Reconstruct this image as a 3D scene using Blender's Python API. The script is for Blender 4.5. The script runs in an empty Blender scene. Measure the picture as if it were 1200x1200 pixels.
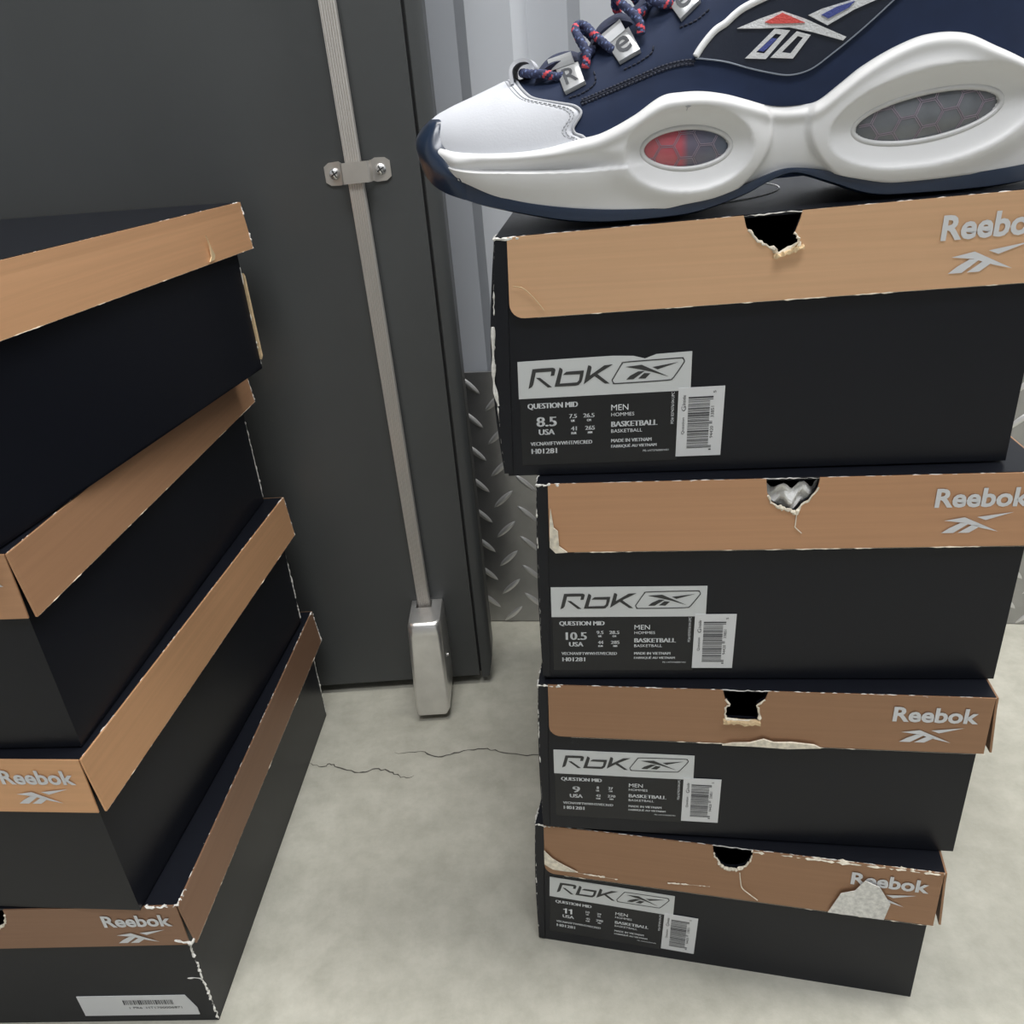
import bpy, bmesh, math, random, bisect
from mathutils import Vector, Matrix
S = bpy.context.scene
COL = S.collection
PI = math.pi

# ------------------------------------------------------------------ camera, world, lights, exposure
cam_d = bpy.data.cameras.new('camera')
cam_d.sensor_width = 36.0
cam_d.lens = 951.6 / 1200 * 36.0
cam_d.clip_start = 0.01
cam = bpy.data.objects.new('camera', cam_d)
COL.objects.link(cam)
PITCH, ROLL = 0.4640, -0.0862
_F = Vector((0, math.cos(PITCH), -math.sin(PITCH)))
_U = Vector((0, math.sin(PITCH), math.cos(PITCH)))
_R = Vector((1, 0, 0))
_c, _s = math.cos(ROLL), math.sin(ROLL)
_R2 = _c * _R + _s * _U
_U2 = -_s * _R + _c * _U
M = Matrix((_R2, _U2, -_F)).transposed().to_4x4()
M.translation = Vector((0, 0, 0.5615))
cam.matrix_world = M
S.camera = cam

w = bpy.data.worlds.new('storage_hall')
S.world = w
w.use_nodes = True
w.node_tree.nodes['Background'].inputs[0].default_value = (0.90, 0.95, 1.0, 1)
w.node_tree.nodes['Background'].inputs[1].default_value = 0.20

def area(name, loc, target, sx, sy, power, col=(1, 1, 1)):
    d = bpy.data.lights.new(name, 'AREA')
    d.shape = 'RECTANGLE'; d.size = sx; d.size_y = sy
    d.energy = power; d.color = col
    o = bpy.data.objects.new(name, d)
    o.location = loc
    o.rotation_euler = (Vector(target) - Vector(loc)).to_track_quat('-Z', 'Y').to_euler()
    COL.objects.link(o)
    return o
area('ceiling_tube_light', (0.30, 0.56, 2.60), (0.30, 0.56, 0.0), 1.3, 0.10, 31, (1.0, 0.98, 0.93))
area('corridor_ceiling_light', (0.05, -0.42, 2.40), (0.05, 0.2, 0.2), 1.2, 0.5, 30, (0.97, 0.98, 1.0))
area('side_ceiling_light', (1.35, 0.25, 2.45), (0.0, 0.4, 0.2), 0.35, 1.0, 18, (1.0, 0.98, 0.94))

S.view_settings.view_transform = 'Standard'
S.view_settings.look = 'None'
S.view_settings.gamma = 1.0
S.view_settings.use_curve_mapping = False
S.view_settings.exposure = 0.0

# ------------------------------------------------------------------ materials
def newmat(name):
    m = bpy.data.materials.new(name); m.use_nodes = True
    nt = m.node_tree
    return m, nt, nt.nodes['Principled BSDF']

def setp(b, **k):
    names = dict(col='Base Color', rough='Roughness', metal='Metallic', spec='Specular IOR Level', coat='Coat Weight',
                 coatr='Coat Roughness', sheen='Sheen Weight', trans='Transmission Weight', ior='IOR')
    for a, v in k.items():
        if a == 'col': v = (v[0], v[1], v[2], 1)
        b.inputs[names[a]].default_value = v

def mat(name, col, rough=.5, metal=0, var=0, vscale=40, bump=0, bscale=400, stretch=(1, 1, 1), **k):
    m, nt, b = newmat(name)
    setp(b, col=col, rough=rough, metal=metal, **k)
    tc = nt.nodes.new('ShaderNodeTexCoord'); mp = nt.nodes.new('ShaderNodeMapping')
    mp.inputs['Scale'].default_value = stretch
    nt.links.new(tc.outputs['Object'], mp.inputs[0])
    if var:
        n = nt.nodes.new('ShaderNodeTexNoise'); n.inputs['Scale'].default_value = vscale
        n.inputs['Detail'].default_value = 5
        nt.links.new(mp.outputs[0], n.inputs['Vector'])
        r = nt.nodes.new('ShaderNodeValToRGB')
        r.color_ramp.elements[0].position = .3; r.color_ramp.elements[1].position = .7
        r.color_ramp.elements[0].color = tuple(max(0, c * (1 - var)) for c in col) + (1,)
        r.color_ramp.elements[1].color = tuple(min(1, c * (1 + var)) for c in col) + (1,)
        nt.links.new(n.outputs['Fac'], r.inputs[0]); nt.links.new(r.outputs[0], b.inputs['Base Color'])
    if bump:
        n2 = nt.nodes.new('ShaderNodeTexNoise'); n2.inputs['Scale'].default_value = bscale
        nt.links.new(mp.outputs[0], n2.inputs['Vector'])
        bp = nt.nodes.new('ShaderNodeBump'); bp.inputs['Strength'].default_value = bump
        bp.inputs['Distance'].default_value = .001
        nt.links.new(n2.outputs['Fac'], bp.inputs['Height']); nt.links.new(bp.outputs[0], b.inputs['Normal'])
    return m

def concrete():
    m, nt, b = newmat('concrete')
    tc = nt.nodes.new('ShaderNodeTexCoord')
    def noise(sc, det=6, rough=.6):
        n = nt.nodes.new('ShaderNodeTexNoise'); n.inputs['Scale'].default_value = sc
        n.inputs['Detail'].default_value = det; n.inputs['Roughness'].default_value = rough
        nt.links.new(tc.outputs['Object'], n.inputs['Vector']); return n
    n1 = noise(7); n2 = noise(45, 8, .7); n3 = noise(160, 3)
    r1 = nt.nodes.new('ShaderNodeValToRGB')
    r1.color_ramp.elements[0].position = .32; r1.color_ramp.elements[0].color = (.375, .367, .312, 1)
    r1.color_ramp.elements[1].position = .68; r1.color_ramp.elements[1].color = (.50, .488, .422, 1)
    nt.links.new(n1.outputs['Fac'], r1.inputs[0])
    r2 = nt.nodes.new('ShaderNodeValToRGB')
    r2.color_ramp.elements[0].position = .3; r2.color_ramp.elements[0].color = (.80, .80, .78, 1)
    r2.color_ramp.elements[1].position = .62; r2.color_ramp.elements[1].color = (1.05, 1.05, 1.05, 1)
    nt.links.new(n2.outputs['Fac'], r2.inputs[0])
    mx = nt.nodes.new('ShaderNodeMixRGB'); mx.blend_type = 'MULTIPLY'; mx.inputs[0].default_value = .8
    nt.links.new(r1.outputs[0], mx.inputs[1]); nt.links.new(r2.outputs[0], mx.inputs[2])
    # rare rusty specks
    v = nt.nodes.new('ShaderNodeTexVoronoi'); v.inputs['Scale'].default_value = 13
    nt.links.new(tc.outputs['Object'], v.inputs['Vector'])
    r3 = nt.nodes.new('ShaderNodeValToRGB')
    r3.color_ramp.elements[0].position = .03; r3.color_ramp.elements[0].color = (1, 1, 1, 1)
    r3.color_ramp.elements[1].position = .06; r3.color_ramp.elements[1].color = (0, 0, 0, 1)
    nt.links.new(v.outputs['Distance'], r3.inputs[0])
    mu = nt.nodes.new('ShaderNodeMath'); mu.operation = 'MULTIPLY'; mu.inputs[1].default_value = .45
    nt.links.new(r3.outputs[0], mu.inputs[0])
    mx2 = nt.nodes.new('ShaderNodeMixRGB'); mx2.inputs[2].default_value = (.22, .17, .11, 1)
    nt.links.new(mu.outputs[0], mx2.inputs[0]); nt.links.new(mx.outputs[0], mx2.inputs[1])
    nt.links.new(mx2.outputs[0], b.inputs['Base Color'])
    b.inputs['Roughness'].default_value = .52
    bp = nt.nodes.new('ShaderNodeBump'); bp.inputs['Strength'].default_value = .12; bp.inputs['Distance'].default_value = .002
    nt.links.new(n3.outputs['Fac'], bp.inputs['Height']); nt.links.new(bp.outputs[0], b.inputs['Normal'])
    return m

def grain_copper(name, col, var=.06):
    m, nt, b = newmat(name)
    tc = nt.nodes.new('ShaderNodeTexCoord'); mp = nt.nodes.new('ShaderNodeMapping')
    mp.inputs['Scale'].default_value = (9, 9, 420)
    nt.links.new(tc.outputs['Object'], mp.inputs[0])
    n = nt.nodes.new('ShaderNodeTexNoise'); n.inputs['Scale'].default_value = 1.0; n.inputs['Detail'].default_value = 6
    nt.links.new(mp.outputs[0], n.inputs['Vector'])
    r = nt.nodes.new('ShaderNodeValToRGB')
    r.color_ramp.elements[0].position = .25; r.color_ramp.elements[0].color = tuple(c * (1 - var) for c in col) + (1,)
    r.color_ramp.elements[1].position = .75; r.color_ramp.elements[1].color = tuple(c * (1 + var) for c in col) + (1,)
    nt.links.new(n.outputs['Fac'], r.inputs[0]); nt.links.new(r.outputs[0], b.inputs['Base Color'])
    setp(b, rough=.42, metal=.42)
    bp = nt.nodes.new('ShaderNodeBump'); bp.inputs['Strength'].default_value = .06; bp.inputs['Distance'].default_value = .0003
    nt.links.new(n.outputs['Fac'], bp.inputs['Height']); nt.links.new(bp.outputs[0], b.inputs['Normal'])
    return m

MT = dict(
    concrete=concrete(), copper=grain_copper('copper_paper', (.540, .300, .168)), tan=grain_copper('pale_copper_paper', (.735, .452, .262)), bronze=grain_copper('bronze_paper', (.335, .188, .108)), amber=grain_copper('bright_copper_paper', (.720, .405, .215)),  # one copper in lit and shaded tones: box lighting is put into the colour
    rust=grain_copper('dull_bronze_paper', (.285, .160, .098)),  # deepest tone of the same copper: shade low in the stack, as colour
    black=mat('black_card', (.0070, .0080, .0120), .34, bump=.05, bscale=60, spec=.28),
    inner=mat('box_inside', (.010, .010, .011), .8),
    label_black=mat('label_black', (.006, .007, .010), .26, spec=.42),
    paper=mat('label_paper', (.60, .62, .62), .55),
    sticker=mat('sticker_paper', (.66, .67, .68), .5),
    ink=mat('dark_ink', (.035, .036, .036), .6),
    bar_ink=mat('bar_ink', (.05, .05, .055), .6),
    white_ink=mat('white_ink', (.72, .74, .76), .5),
    torn=mat('torn_card', (.74, .68, .56), .9, var=.25, vscale=300),
    kraft=mat('kraft_card', (.62, .46, .27), .9, var=.2, vscale=200),
    scuff=mat('scuffed_paper', (.72, .71, .67), .85, var=.2, vscale=400),
    tissue=mat('tissue', (.80, .80, .78), .7),
    room=mat('room_paint', (.50, .51, .53), .6),
    wall=mat('painted_ribbed_steel', (.62, .645, .685), .38, var=.03, vscale=6),
    door=mat('door_paint', (.066, .070, .071), .42, var=.10, vscale=5, bump=.04, bscale=300),
    door_dark=mat('door_gap', (.012, .012, .013), .6),
    alu=mat('brushed_aluminium', (.70, .67, .63), .38, .55, var=.05, vscale=30, stretch=(60, 60, 1)),
    steel=mat('bracket_steel', (.52, .49, .45), .36, .6, var=.06, vscale=60),
    chrome=mat('chrome', (.72, .71, .69), .30, .82, var=.08, vscale=50),
    zinc=mat('zinc_screw', (.74, .74, .74), .25, .8),
    plate=mat('tread_plate', (.40, .40, .40), .30, 0.8, var=.12, vscale=30),
    tread=mat('tread_polished', (.72, .72, .72), .32, 0.7),
    crack=mat('crack_dark', (.08, .075, .065), .9),
    # shoe
    toe=mat('white_leather', (.63, .645, .69), .55, bump=.06, bscale=900),
    mid=mat('white_rubber', (.70, .70, .70), .42),
    navy=mat('navy_nubuck', (.011, .022, .060), .66, var=.10, vscale=90, sheen=.04, spec=.3),
    navy2=mat('navy_leather', (.007, .012, .027), .40, bump=.10, bscale=700),
    navyk=mat('navy_stitch', (.012, .016, .034), .7),
    navyw=mat('navy_webbing', (.020, .026, .060), .8, var=.35, vscale=500),
    outs=mat('navy_rubber', (.011, .023, .050), .30, spec=.5, coat=.35, coatr=.12),
    pip=mat('white_piping', (.78, .79, .80), .5),
    seam=mat('grey_seam', (.20, .23, .28), .6),
    grey=mat('grey_edge', (.42, .43, .46), .6),
    thread=mat('silver_thread', (.66, .67, .68), .45, bump=.5, bscale=1400),
    redt=mat('red_thread', (.62, .07, .06), .6, bump=.5, bscale=1400),
    bluet=mat('blue_thread', (.05, .07, .28), .6, bump=.5, bscale=1400),
    tag=mat('silver_tag', (.58, .59, .60), .30, .55),
    tagink=mat('tag_letter', (.06, .065, .075), .5),
    lace=mat('lace_navy', (.028, .036, .090), .8, var=.4, vscale=700),
    laceb=mat('lace_light_blue', (.11, .15, .30), .8),
    lacer=mat('lace_red', (.62, .07, .09), .8),
    lining=mat('navy_lining', (.016, .02, .045), .9),
    wframe=mat('clear_rim', (.58, .58, .58), .25),
    hexl=mat('honeycomb_line', (.30, .24, .30), .35),
)

def pod_mat():
    m, nt, b = newmat('pod_glass')
    tc = nt.nodes.new('ShaderNodeTexCoord'); sp = nt.nodes.new('ShaderNodeSeparateXYZ')
    nt.links.new(tc.outputs['Object'], sp.inputs[0])
    r = nt.nodes.new('ShaderNodeValToRGB')
    mr = nt.nodes.new('ShaderNodeMapRange')
    mr.inputs[1].default_value = .074; mr.inputs[2].default_value = .107
    nt.links.new(sp.outputs[0], mr.inputs[0]); nt.links.new(mr.outputs[0], r.inputs[0])
    e = r.color_ramp.elements
    e[0].position = 0; e[0].color = (.50, .12, .14, 1)
    e[1].position = 1; e[1].color = (.10, .12, .16, 1)
    a = e.new(.42); a.color = (.46, .07, .10, 1)
    a = e.new(.52); a.color = (.12, .10, .15, 1)
    nt.links.new(r.outputs[0], b.inputs['Base Color'])
    setp(b, rough=.12, coat=.8, coatr=.04)
    return m
MT['pod'] = pod_mat()
MT['podg'] = mat('pod_glass_dark', (.13, .14, .155), .12, var=.3, vscale=60, coat=.8, coatr=.04)

# ------------------------------------------------------------------ helpers
def obj(name, verts, faces, m, parent=None, smooth=False, origin=None, sharp=None):
    """link ONE mesh object. verts are in the parent's local space (parents carry no scale)."""
    me = bpy.data.meshes.new(name)
    if origin is not None:
        ox, oy, oz = origin
        verts = [(x - ox, y - oy, z - oz) for x, y, z in verts]
    me.from_pydata([tuple(v) for v in verts], [], [tuple(f) for f in faces])
    ms = m if isinstance(m, (list, tuple)) else [m]
    for q in ms: me.materials.append(MT[q])
    bm = bmesh.new(); bm.from_mesh(me)
    bmesh.ops.remove_doubles(bm, verts=bm.verts, dist=1e-7)
    bmesh.ops.recalc_face_normals(bm, faces=bm.faces)
    bm.to_mesh(me); bm.free()
    if smooth:
        for p in me.polygons: p.use_smooth = True
        if sharp is not None:
            me.set_sharp_from_angle(angle=math.radians(sharp))
    me.update()
    o = bpy.data.objects.new(name, me)
    COL.objects.link(o)
    if parent: o.parent = parent
    if origin is not None: o.location = origin
    return o

def tag(o, label, cat, group=None):
    o['label'] = label; o['category'] = cat
    if group: o['group'] = group
    return o

def empty(name, loc):
    o = bpy.data.objects.new(name, None); o.empty_display_size = .02
    o.location = loc; COL.objects.link(o)
    return o

class MB:
    def __init__(s): s.v = []; s.f = []
    def add(s, v, f):
        n = len(s.v); s.v += [tuple(p) for p in v]; s.f += [tuple(i + n for i in q) for q in f]
    def box(s, x0, x1, y0, y1, z0, z1):
        s.add([(x, y, z) for x in (x0, x1) for y in (y0, y1) for z in (z0, z1)],
              [(0, 1, 3, 2), (4, 6, 7, 5), (0, 4, 5, 1), (2, 3, 7, 6), (0, 2, 6, 4), (1, 5, 7, 3)])
    def gbox(s, x0, x1, y0, y1, z0, z1, n=(6, 6, 4)):
        """box with subdivided faces"""
        def grid(P, a, b):
            v = [P(i / a, j / b) for i in range(a + 1) for j in range(b + 1)]
            f = [(i * (b + 1) + j, (i + 1) * (b + 1) + j, (i + 1) * (b + 1) + j + 1, i * (b + 1) + j + 1) for i in range(a) for j in range(b)]
            s.add(v, f)
        L = lambda a, b, t: a + (b - a) * t
        for z in (z0, z1): grid(lambda p, q: (L(x0, x1, p), L(y0, y1, q), z), n[0], n[1])
        for y in (y0, y1): grid(lambda p, q: (L(x0, x1, p), y, L(z0, z1, q)), n[0], n[2])
        for x in (x0, x1): grid(lambda p, q: (x, L(y0, y1, p), L(z0, z1, q)), n[1], n[2])
    def tube(s, pts, r, seg=8, close=False, cap=True):
        pts = [Vector(p) for p in pts]; n = len(pts); rs = r if isinstance(r, (list, tuple)) else [r] * n
        base = len(s.v); nv = None
        for i, p in enumerate(pts):
            t = (pts[(i + 1) % n] - pts[i - 1]) if (close or 0 < i < n - 1) else (pts[1] - pts[0] if i == 0 else pts[-1] - pts[-2])
            t.normalize()
            if nv is None:
                nv = t.orthogonal().normalized()
            else:
                nv = (nv - t * nv.dot(t)).normalized()
            bn = t.cross(nv)
            for k in range(seg):
                a = 2 * PI * k / seg
                s.v.append(tuple(p + rs[i] * (math.cos(a) * nv + math.sin(a) * bn)))
        m = n if close else n - 1
        for i in range(m):
            j = (i + 1) % n
            for k in range(seg):
                l = (k + 1) % seg
                s.f.append((base + i * seg + k, base + i * seg + l, base + j * seg + l, base + j * seg + k))
        if cap and not close:
            s.f.append(tuple(base + k for k in range(seg))); s.f.append(tuple(base + (n - 1) * seg + k for k in range(seg)))

def catmull(P, n=8, close=False):
    P = [Vector(p) for p in P]; out = []; N = len(P)
    for i in range(N if close else N - 1):
        p1, p2 = P[i], P[(i + 1) % N]
        p0 = P[i - 1] if (close or i > 0) else p1
        p3 = P[(i + 2) % N] if (close or i + 2 < N) else p2
        for k in range(n):
            t = k / n
            out.append(.5 * ((2 * p1) + (p2 - p0) * t + (2 * p0 - 5 * p1 + 4 * p2 - p3) * t * t + (3 * p1 - p0 - 3 * p2 + p3) * t ** 3))
    if not close: out.append(P[-1])
    return out

def poly_grid(poly, step=None, thick=0.0, holes=()):
    """tessellate a 2D polygon (optionally cut by a grid); returns (u, v, h) verts with h=0 back, h=1 front, and faces"""
    bm = bmesh.new()
    vs = [bm.verts.new((p[0], p[1], 0)) for p in poly]
    if holes:
        es = [bm.edges.new((vs[i], vs[(i + 1) % len(vs)])) for i in range(len(vs))]
        for h in holes:
            hv = [bm.verts.new((p[0], p[1], 0)) for p in h]
            es += [bm.edges.new((hv[i], hv[(i + 1) % len(hv)])) for i in range(len(hv))]
        bmesh.ops.triangle_fill(bm, use_beauty=True, use_dissolve=False, edges=es)
    else:
        bm.faces.new(vs)
        bm.normal_update()
        bmesh.ops.triangulate(bm, faces=bm.faces[:])
    if step:
        sx, sy = step if isinstance(step, (tuple, list)) else (step, step)
        for ax, st in ((0, sx), (1, sy)):
            if not st: continue
            lo = min(v.co[ax] for v in bm.verts); hi = max(v.co[ax] for v in bm.verts)
            k = math.floor(lo / st) + 1
            while k * st < hi:
                co = [0, 0, 0]; no = [0, 0, 0]; co[ax] = k * st; no[ax] = 1
                bmesh.ops.bisect_plane(bm, geom=bm.verts[:] + bm.edges[:] + bm.faces[:], plane_co=co, plane_no=no, dist=1e-7)
                k += 1
    bm.verts.index_update()
    V = [(v.co.x, v.co.y, 1.0) for v in bm.verts]
    F = [tuple(v.index for v in f.verts) for f in bm.faces]
    if thick:
        n = len(V)
        V += [(a, b, 0.0) for a, b, _ in V]
        F2 = [tuple(reversed([i + n for i in f])) for f in F]
        for e in bm.edges:
            if len(e.link_faces) == 1:
                a, b = e.verts[0].index, e.verts[1].index
                F2.append((a, b, b + n, a + n))
        F += F2
    bm.free()
    return V, F

_tc = {}
def text2d(s, bold=0.0):
    """a string as flat 2D triangles, bounding box scaled to 0..1 by 0..1"""
    k = (s, bold)
    if k in _tc: return _tc[k]
    c = bpy.data.curves.new('lettering', 'FONT')
    c.body = s; c.size = 1; c.offset = bold; c.resolution_u = 3; c.fill_mode = 'FRONT'
    o = bpy.data.objects.new('lettering', c); COL.objects.link(o)
    dg = bpy.context.evaluated_depsgraph_get(); ev = o.evaluated_get(dg); me = ev.to_mesh()
    V = [(v.co.x, v.co.y) for v in me.vertices]; F = [tuple(p.vertices) for p in me.polygons]
    ev.to_mesh_clear(); bpy.data.objects.remove(o); bpy.data.curves.remove(c)
    x0 = min(v[0] for v in V); x1 = max(v[0] for v in V); y0 = min(v[1] for v in V); y1 = max(v[1] for v in V)
    V = [((x - x0) / (x1 - x0), (y - y0) / (y1 - y0)) for x, y in V]
    _tc[k] = (V, F)
    return V, F

# ------------------------------------------------------------------ setting: floor, wall, door
def structure(o): o['kind'] = 'structure'; return o
mb = MB(); mb.box(-3, 3, -2.2, 1.6, -.08, 0)
floor = structure(obj('floor', mb.v, mb.f, 'concrete'))
rnd = random.Random(3)
for pts in ([(-.2196, .6109), (-.2059, .6044), (-.1969, .607), (-.184, .5975), (-.1647, .5924), (-.1525, .5944), (-.1376, .5898), (-.1267, .5816), (-.1144, .581)],
            [(-.1358, .6143), (-.1104, .6133), (-.092, .6038), (-.0723, .6087), (-.0482, .6102), (-.0284, .6025), (.0003, .5955), (.03, .597)]):
    P = catmull([(x, y, 0) for x, y in pts], 5)
    V = []; F = []
    for i, p in enumerate(P):
        t = (P[min(i + 1, len(P) - 1)] - P[max(i - 1, 0)]).normalized(); n = Vector((-t.y, t.x, 0))
        wd = .0006 * (.5 + rnd.random()) * min(1, .25 + 4 * min(i, len(P) - 1 - i) / len(P))
        j = n * rnd.uniform(-.0012, .0012)
        V += [p + j + n * wd + Vector((0, 0, .0003)), p + j - n * wd + Vector((0, 0, .0003))]
        if i: F.append((2 * i - 2, 2 * i, 2 * i + 1, 2 * i - 1))
    obj('floor_crack', V, F, 'crack', floor)

# ribbed back wall, its own frame: origin on the floor line, x along the wall
WALL = Matrix.Translation((-.0037, .8284, 0)) @ Matrix.Rotation(-.16, 4, 'Z')
def ribbed():
    prof = []
    x = -2.1; pitch = .100
    while x < 2.1:
        prof += [(x, 0), (x + .040, 0), (x + .052, .016), (x + .088, .016)]
        x += pitch
    V = []; F = []
    for a, d in prof: V += [(a, d, 0), (a, d, 2.7), (a, d + .0015 + .02, 0), (a, d + .0215, 2.7)]
    for i in range(len(prof) - 1):
        k = 4 * i
        F += [(k, k + 4, k + 5, k + 1), (k + 2, k + 3, k + 7, k + 6), (k + 1, k + 5, k + 7, k + 3), (k, k + 2, k + 6, k + 4)]
    n = 4 * (len(prof) - 1)
    F += [(0, 1, 3, 2), (n, n + 2, n + 3, n + 1)]
    return V, F
V, F = ribbed()
wall = structure(obj('wall_back', V, F, 'wall')); wall.matrix_world = WALL
wall.location.z = 0

# the rest of the room, behind and beside the camera
for nm, b in (('wall_front', (-2.0, 2.0, -2.05, -2.0, 0, 2.75)), ('wall_right', (2.0, 2.05, -2.05, 1.4, 0, 2.75)), ('wall_left', (-2.05, -2.0, -2.05, 1.4, 0, 2.75)), ('ceiling', (-2.05, 2.05, -2.05, 1.4, 2.75, 2.80))):
    mb = MB(); mb.box(*b); structure(obj(nm, mb.v, mb.f, 'room'))

# diamond plate kick panel standing against the wall
kp = empty('kick_plate', (0, 0, 0)); kp.matrix_world = WALL @ Matrix.Translation((0, -.0045, 0))
tag(kp, 'dark diamond tread metal kick plate at the foot of the white ribbed wall', 'kick plate')
mb = MB(); mb.box(-.75, .85, 0, .0035, .001, .314)
obj('plate_sheet', mb.v, mb.f, 'plate', kp)
mb = MB()
px_, pz_ = .0262, .0385
for i in range(-29, 33):
    for j in range(0, 9):
        cx = i * px_ - .004; cz = .012 + j * pz_ + (pz_ / 2 if i % 2 else 0)
        if cz > .305 or cz < .008: continue
        a = (PI / 4.2 if i % 2 == 0 else -PI / 4.2)
        n = 9; l = .0158; wd = .0036; V = []; F = []
        for k in range(n):
            t = -1 + 2 * k / (n - 1); h = max(0, 1 - t * t)
            for s, d in ((-1, 0), (-.45, .0017), (.45, .0017), (1, 0)):
                p = t * l; q_ = s * wd * (h ** .75)
                V.append((cx + p * math.cos(a) - q_ * math.sin(a), -d * h ** .5 - .0001 * (d > 0) + .0002, cz + p * math.sin(a) + q_ * math.cos(a)))
        for k in range(n - 1):
            for m_ in range(3):
                F.append((4 * k + m_, 4 * k + 4 + m_, 4 * k + 5 + m_, 4 * k + 1 + m_))
        mb.add(V, F)
obj('tread_pattern', mb.v, mb.f, 'tread', kp, smooth=True)
for x in (-.038, .162, .362):
    mb = MB()
    prev = None
    V = []; F = []
    for k in range(4):
        r = .0042 * math.cos(k * PI / 6); h = .002 * math.sin(k * PI / 6)
        V += [(x + r * math.cos(a * PI / 6), -h, .3085 + r * math.sin(a * PI / 6)) for a in range(12)]
        if k: F += [((k - 1) * 12 + a, (k - 1) * 12 + (a + 1) % 12, k * 12 + (a + 1) % 12, k * 12 + a) for a in range(12)]
    F.append(tuple(36 + a for a in range(12)))
    obj('rivet', V, F, 'plate', kp, smooth=True)

# door, frame: x along its face (negative = left), -y towards the room
DOOR = Matrix.Translation((0, .7105, 0)) @ Matrix.Rotation(math.atan(-.03), 4, 'Z')
door = empty('door_1', (0, 0, 0)); door.matrix_world = DOOR; structure(door)
mb = MB(); mb.box(-1.0, -.0500, 0, .036, .0115, 2.02)
structure(obj('door_panel', mb.v, mb.f, 'door', door))
mb = MB(); mb.box(-.0500, -.0478, .004, .034, .014, 2.02)
structure(obj('door_seam', mb.v, mb.f, 'door_dark', door))
# folded edge strip with rounded front corner and clipped foot
prof = [(-.0478, .034), (-.0478, .0008), (-.0470, .0)] + [(-.0415 + .0070 * math.sin(a * PI / 12), .0070 - .0070 * math.cos(a * PI / 12)) for a in range(7)] + [(-.0345, .034)]
V = []; F = []; n = len(prof)
for x, y in prof: V.append((x, y, .0085 + max(0, (x + .0400) / .0055) * .025))
for x, y in prof: V.append((x, y, 2.02))
F = [(i, (i + 1) % n, (i + 1) % n + n, i + n) for i in range(n)] + [tuple(range(n)), tuple(range(n, 2 * n))]
structure(obj('door_edge', V, F, 'door', door, smooth=True, sharp=35))

# drop bolt on the door
bolt = empty('drop_bolt', (0, 0, 0)); bolt.matrix_world = DOOR @ Matrix.Translation((-.1, 0, 0.004))
tag(bolt, 'silver drop bolt with long fluted rod mounted on the dark grey door', 'door bolt')
def bx(x): return x + .1          # door x to bolt x
# fluted rod
V = []; F = []
prof = []
hw = .0063; N = 6
prof.append((-hw, -.004))
for k in range(N):
    a = -hw + .0006 + (2 * hw - .0012) * k / N; b = -hw + .0006 + (2 * hw - .0012) * (k + 1) / N
    prof += [(a, -.0118), (a + (b - a) * .30, -.0120), (a + (b - a) * .5, -.0112), (a + (b - a) * .70, -.0120)]
prof += [(hw - .0006, -.0118), (hw, -.0108), (hw, -.004)]
n = len(prof)
zs = [.100, .123, .64, 1.05]
for z in zs:
    cx = bx(-.0977 + (-.1030 + .0977) * (z - .123) / .517)
    V += [(cx + x, y, z - .004) for x, y in prof]
for r in range(len(zs) - 1):
    F += [(r * n + i, r * n + (i + 1) % n, (r + 1) * n + (i + 1) % n, (r + 1) * n + i) for i in range(n)]
F += [tuple(range(n)), tuple(range((len(zs) - 1) * n, len(zs) * n))]
obj('bolt_rod', V, F, 'alu', bolt)

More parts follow.
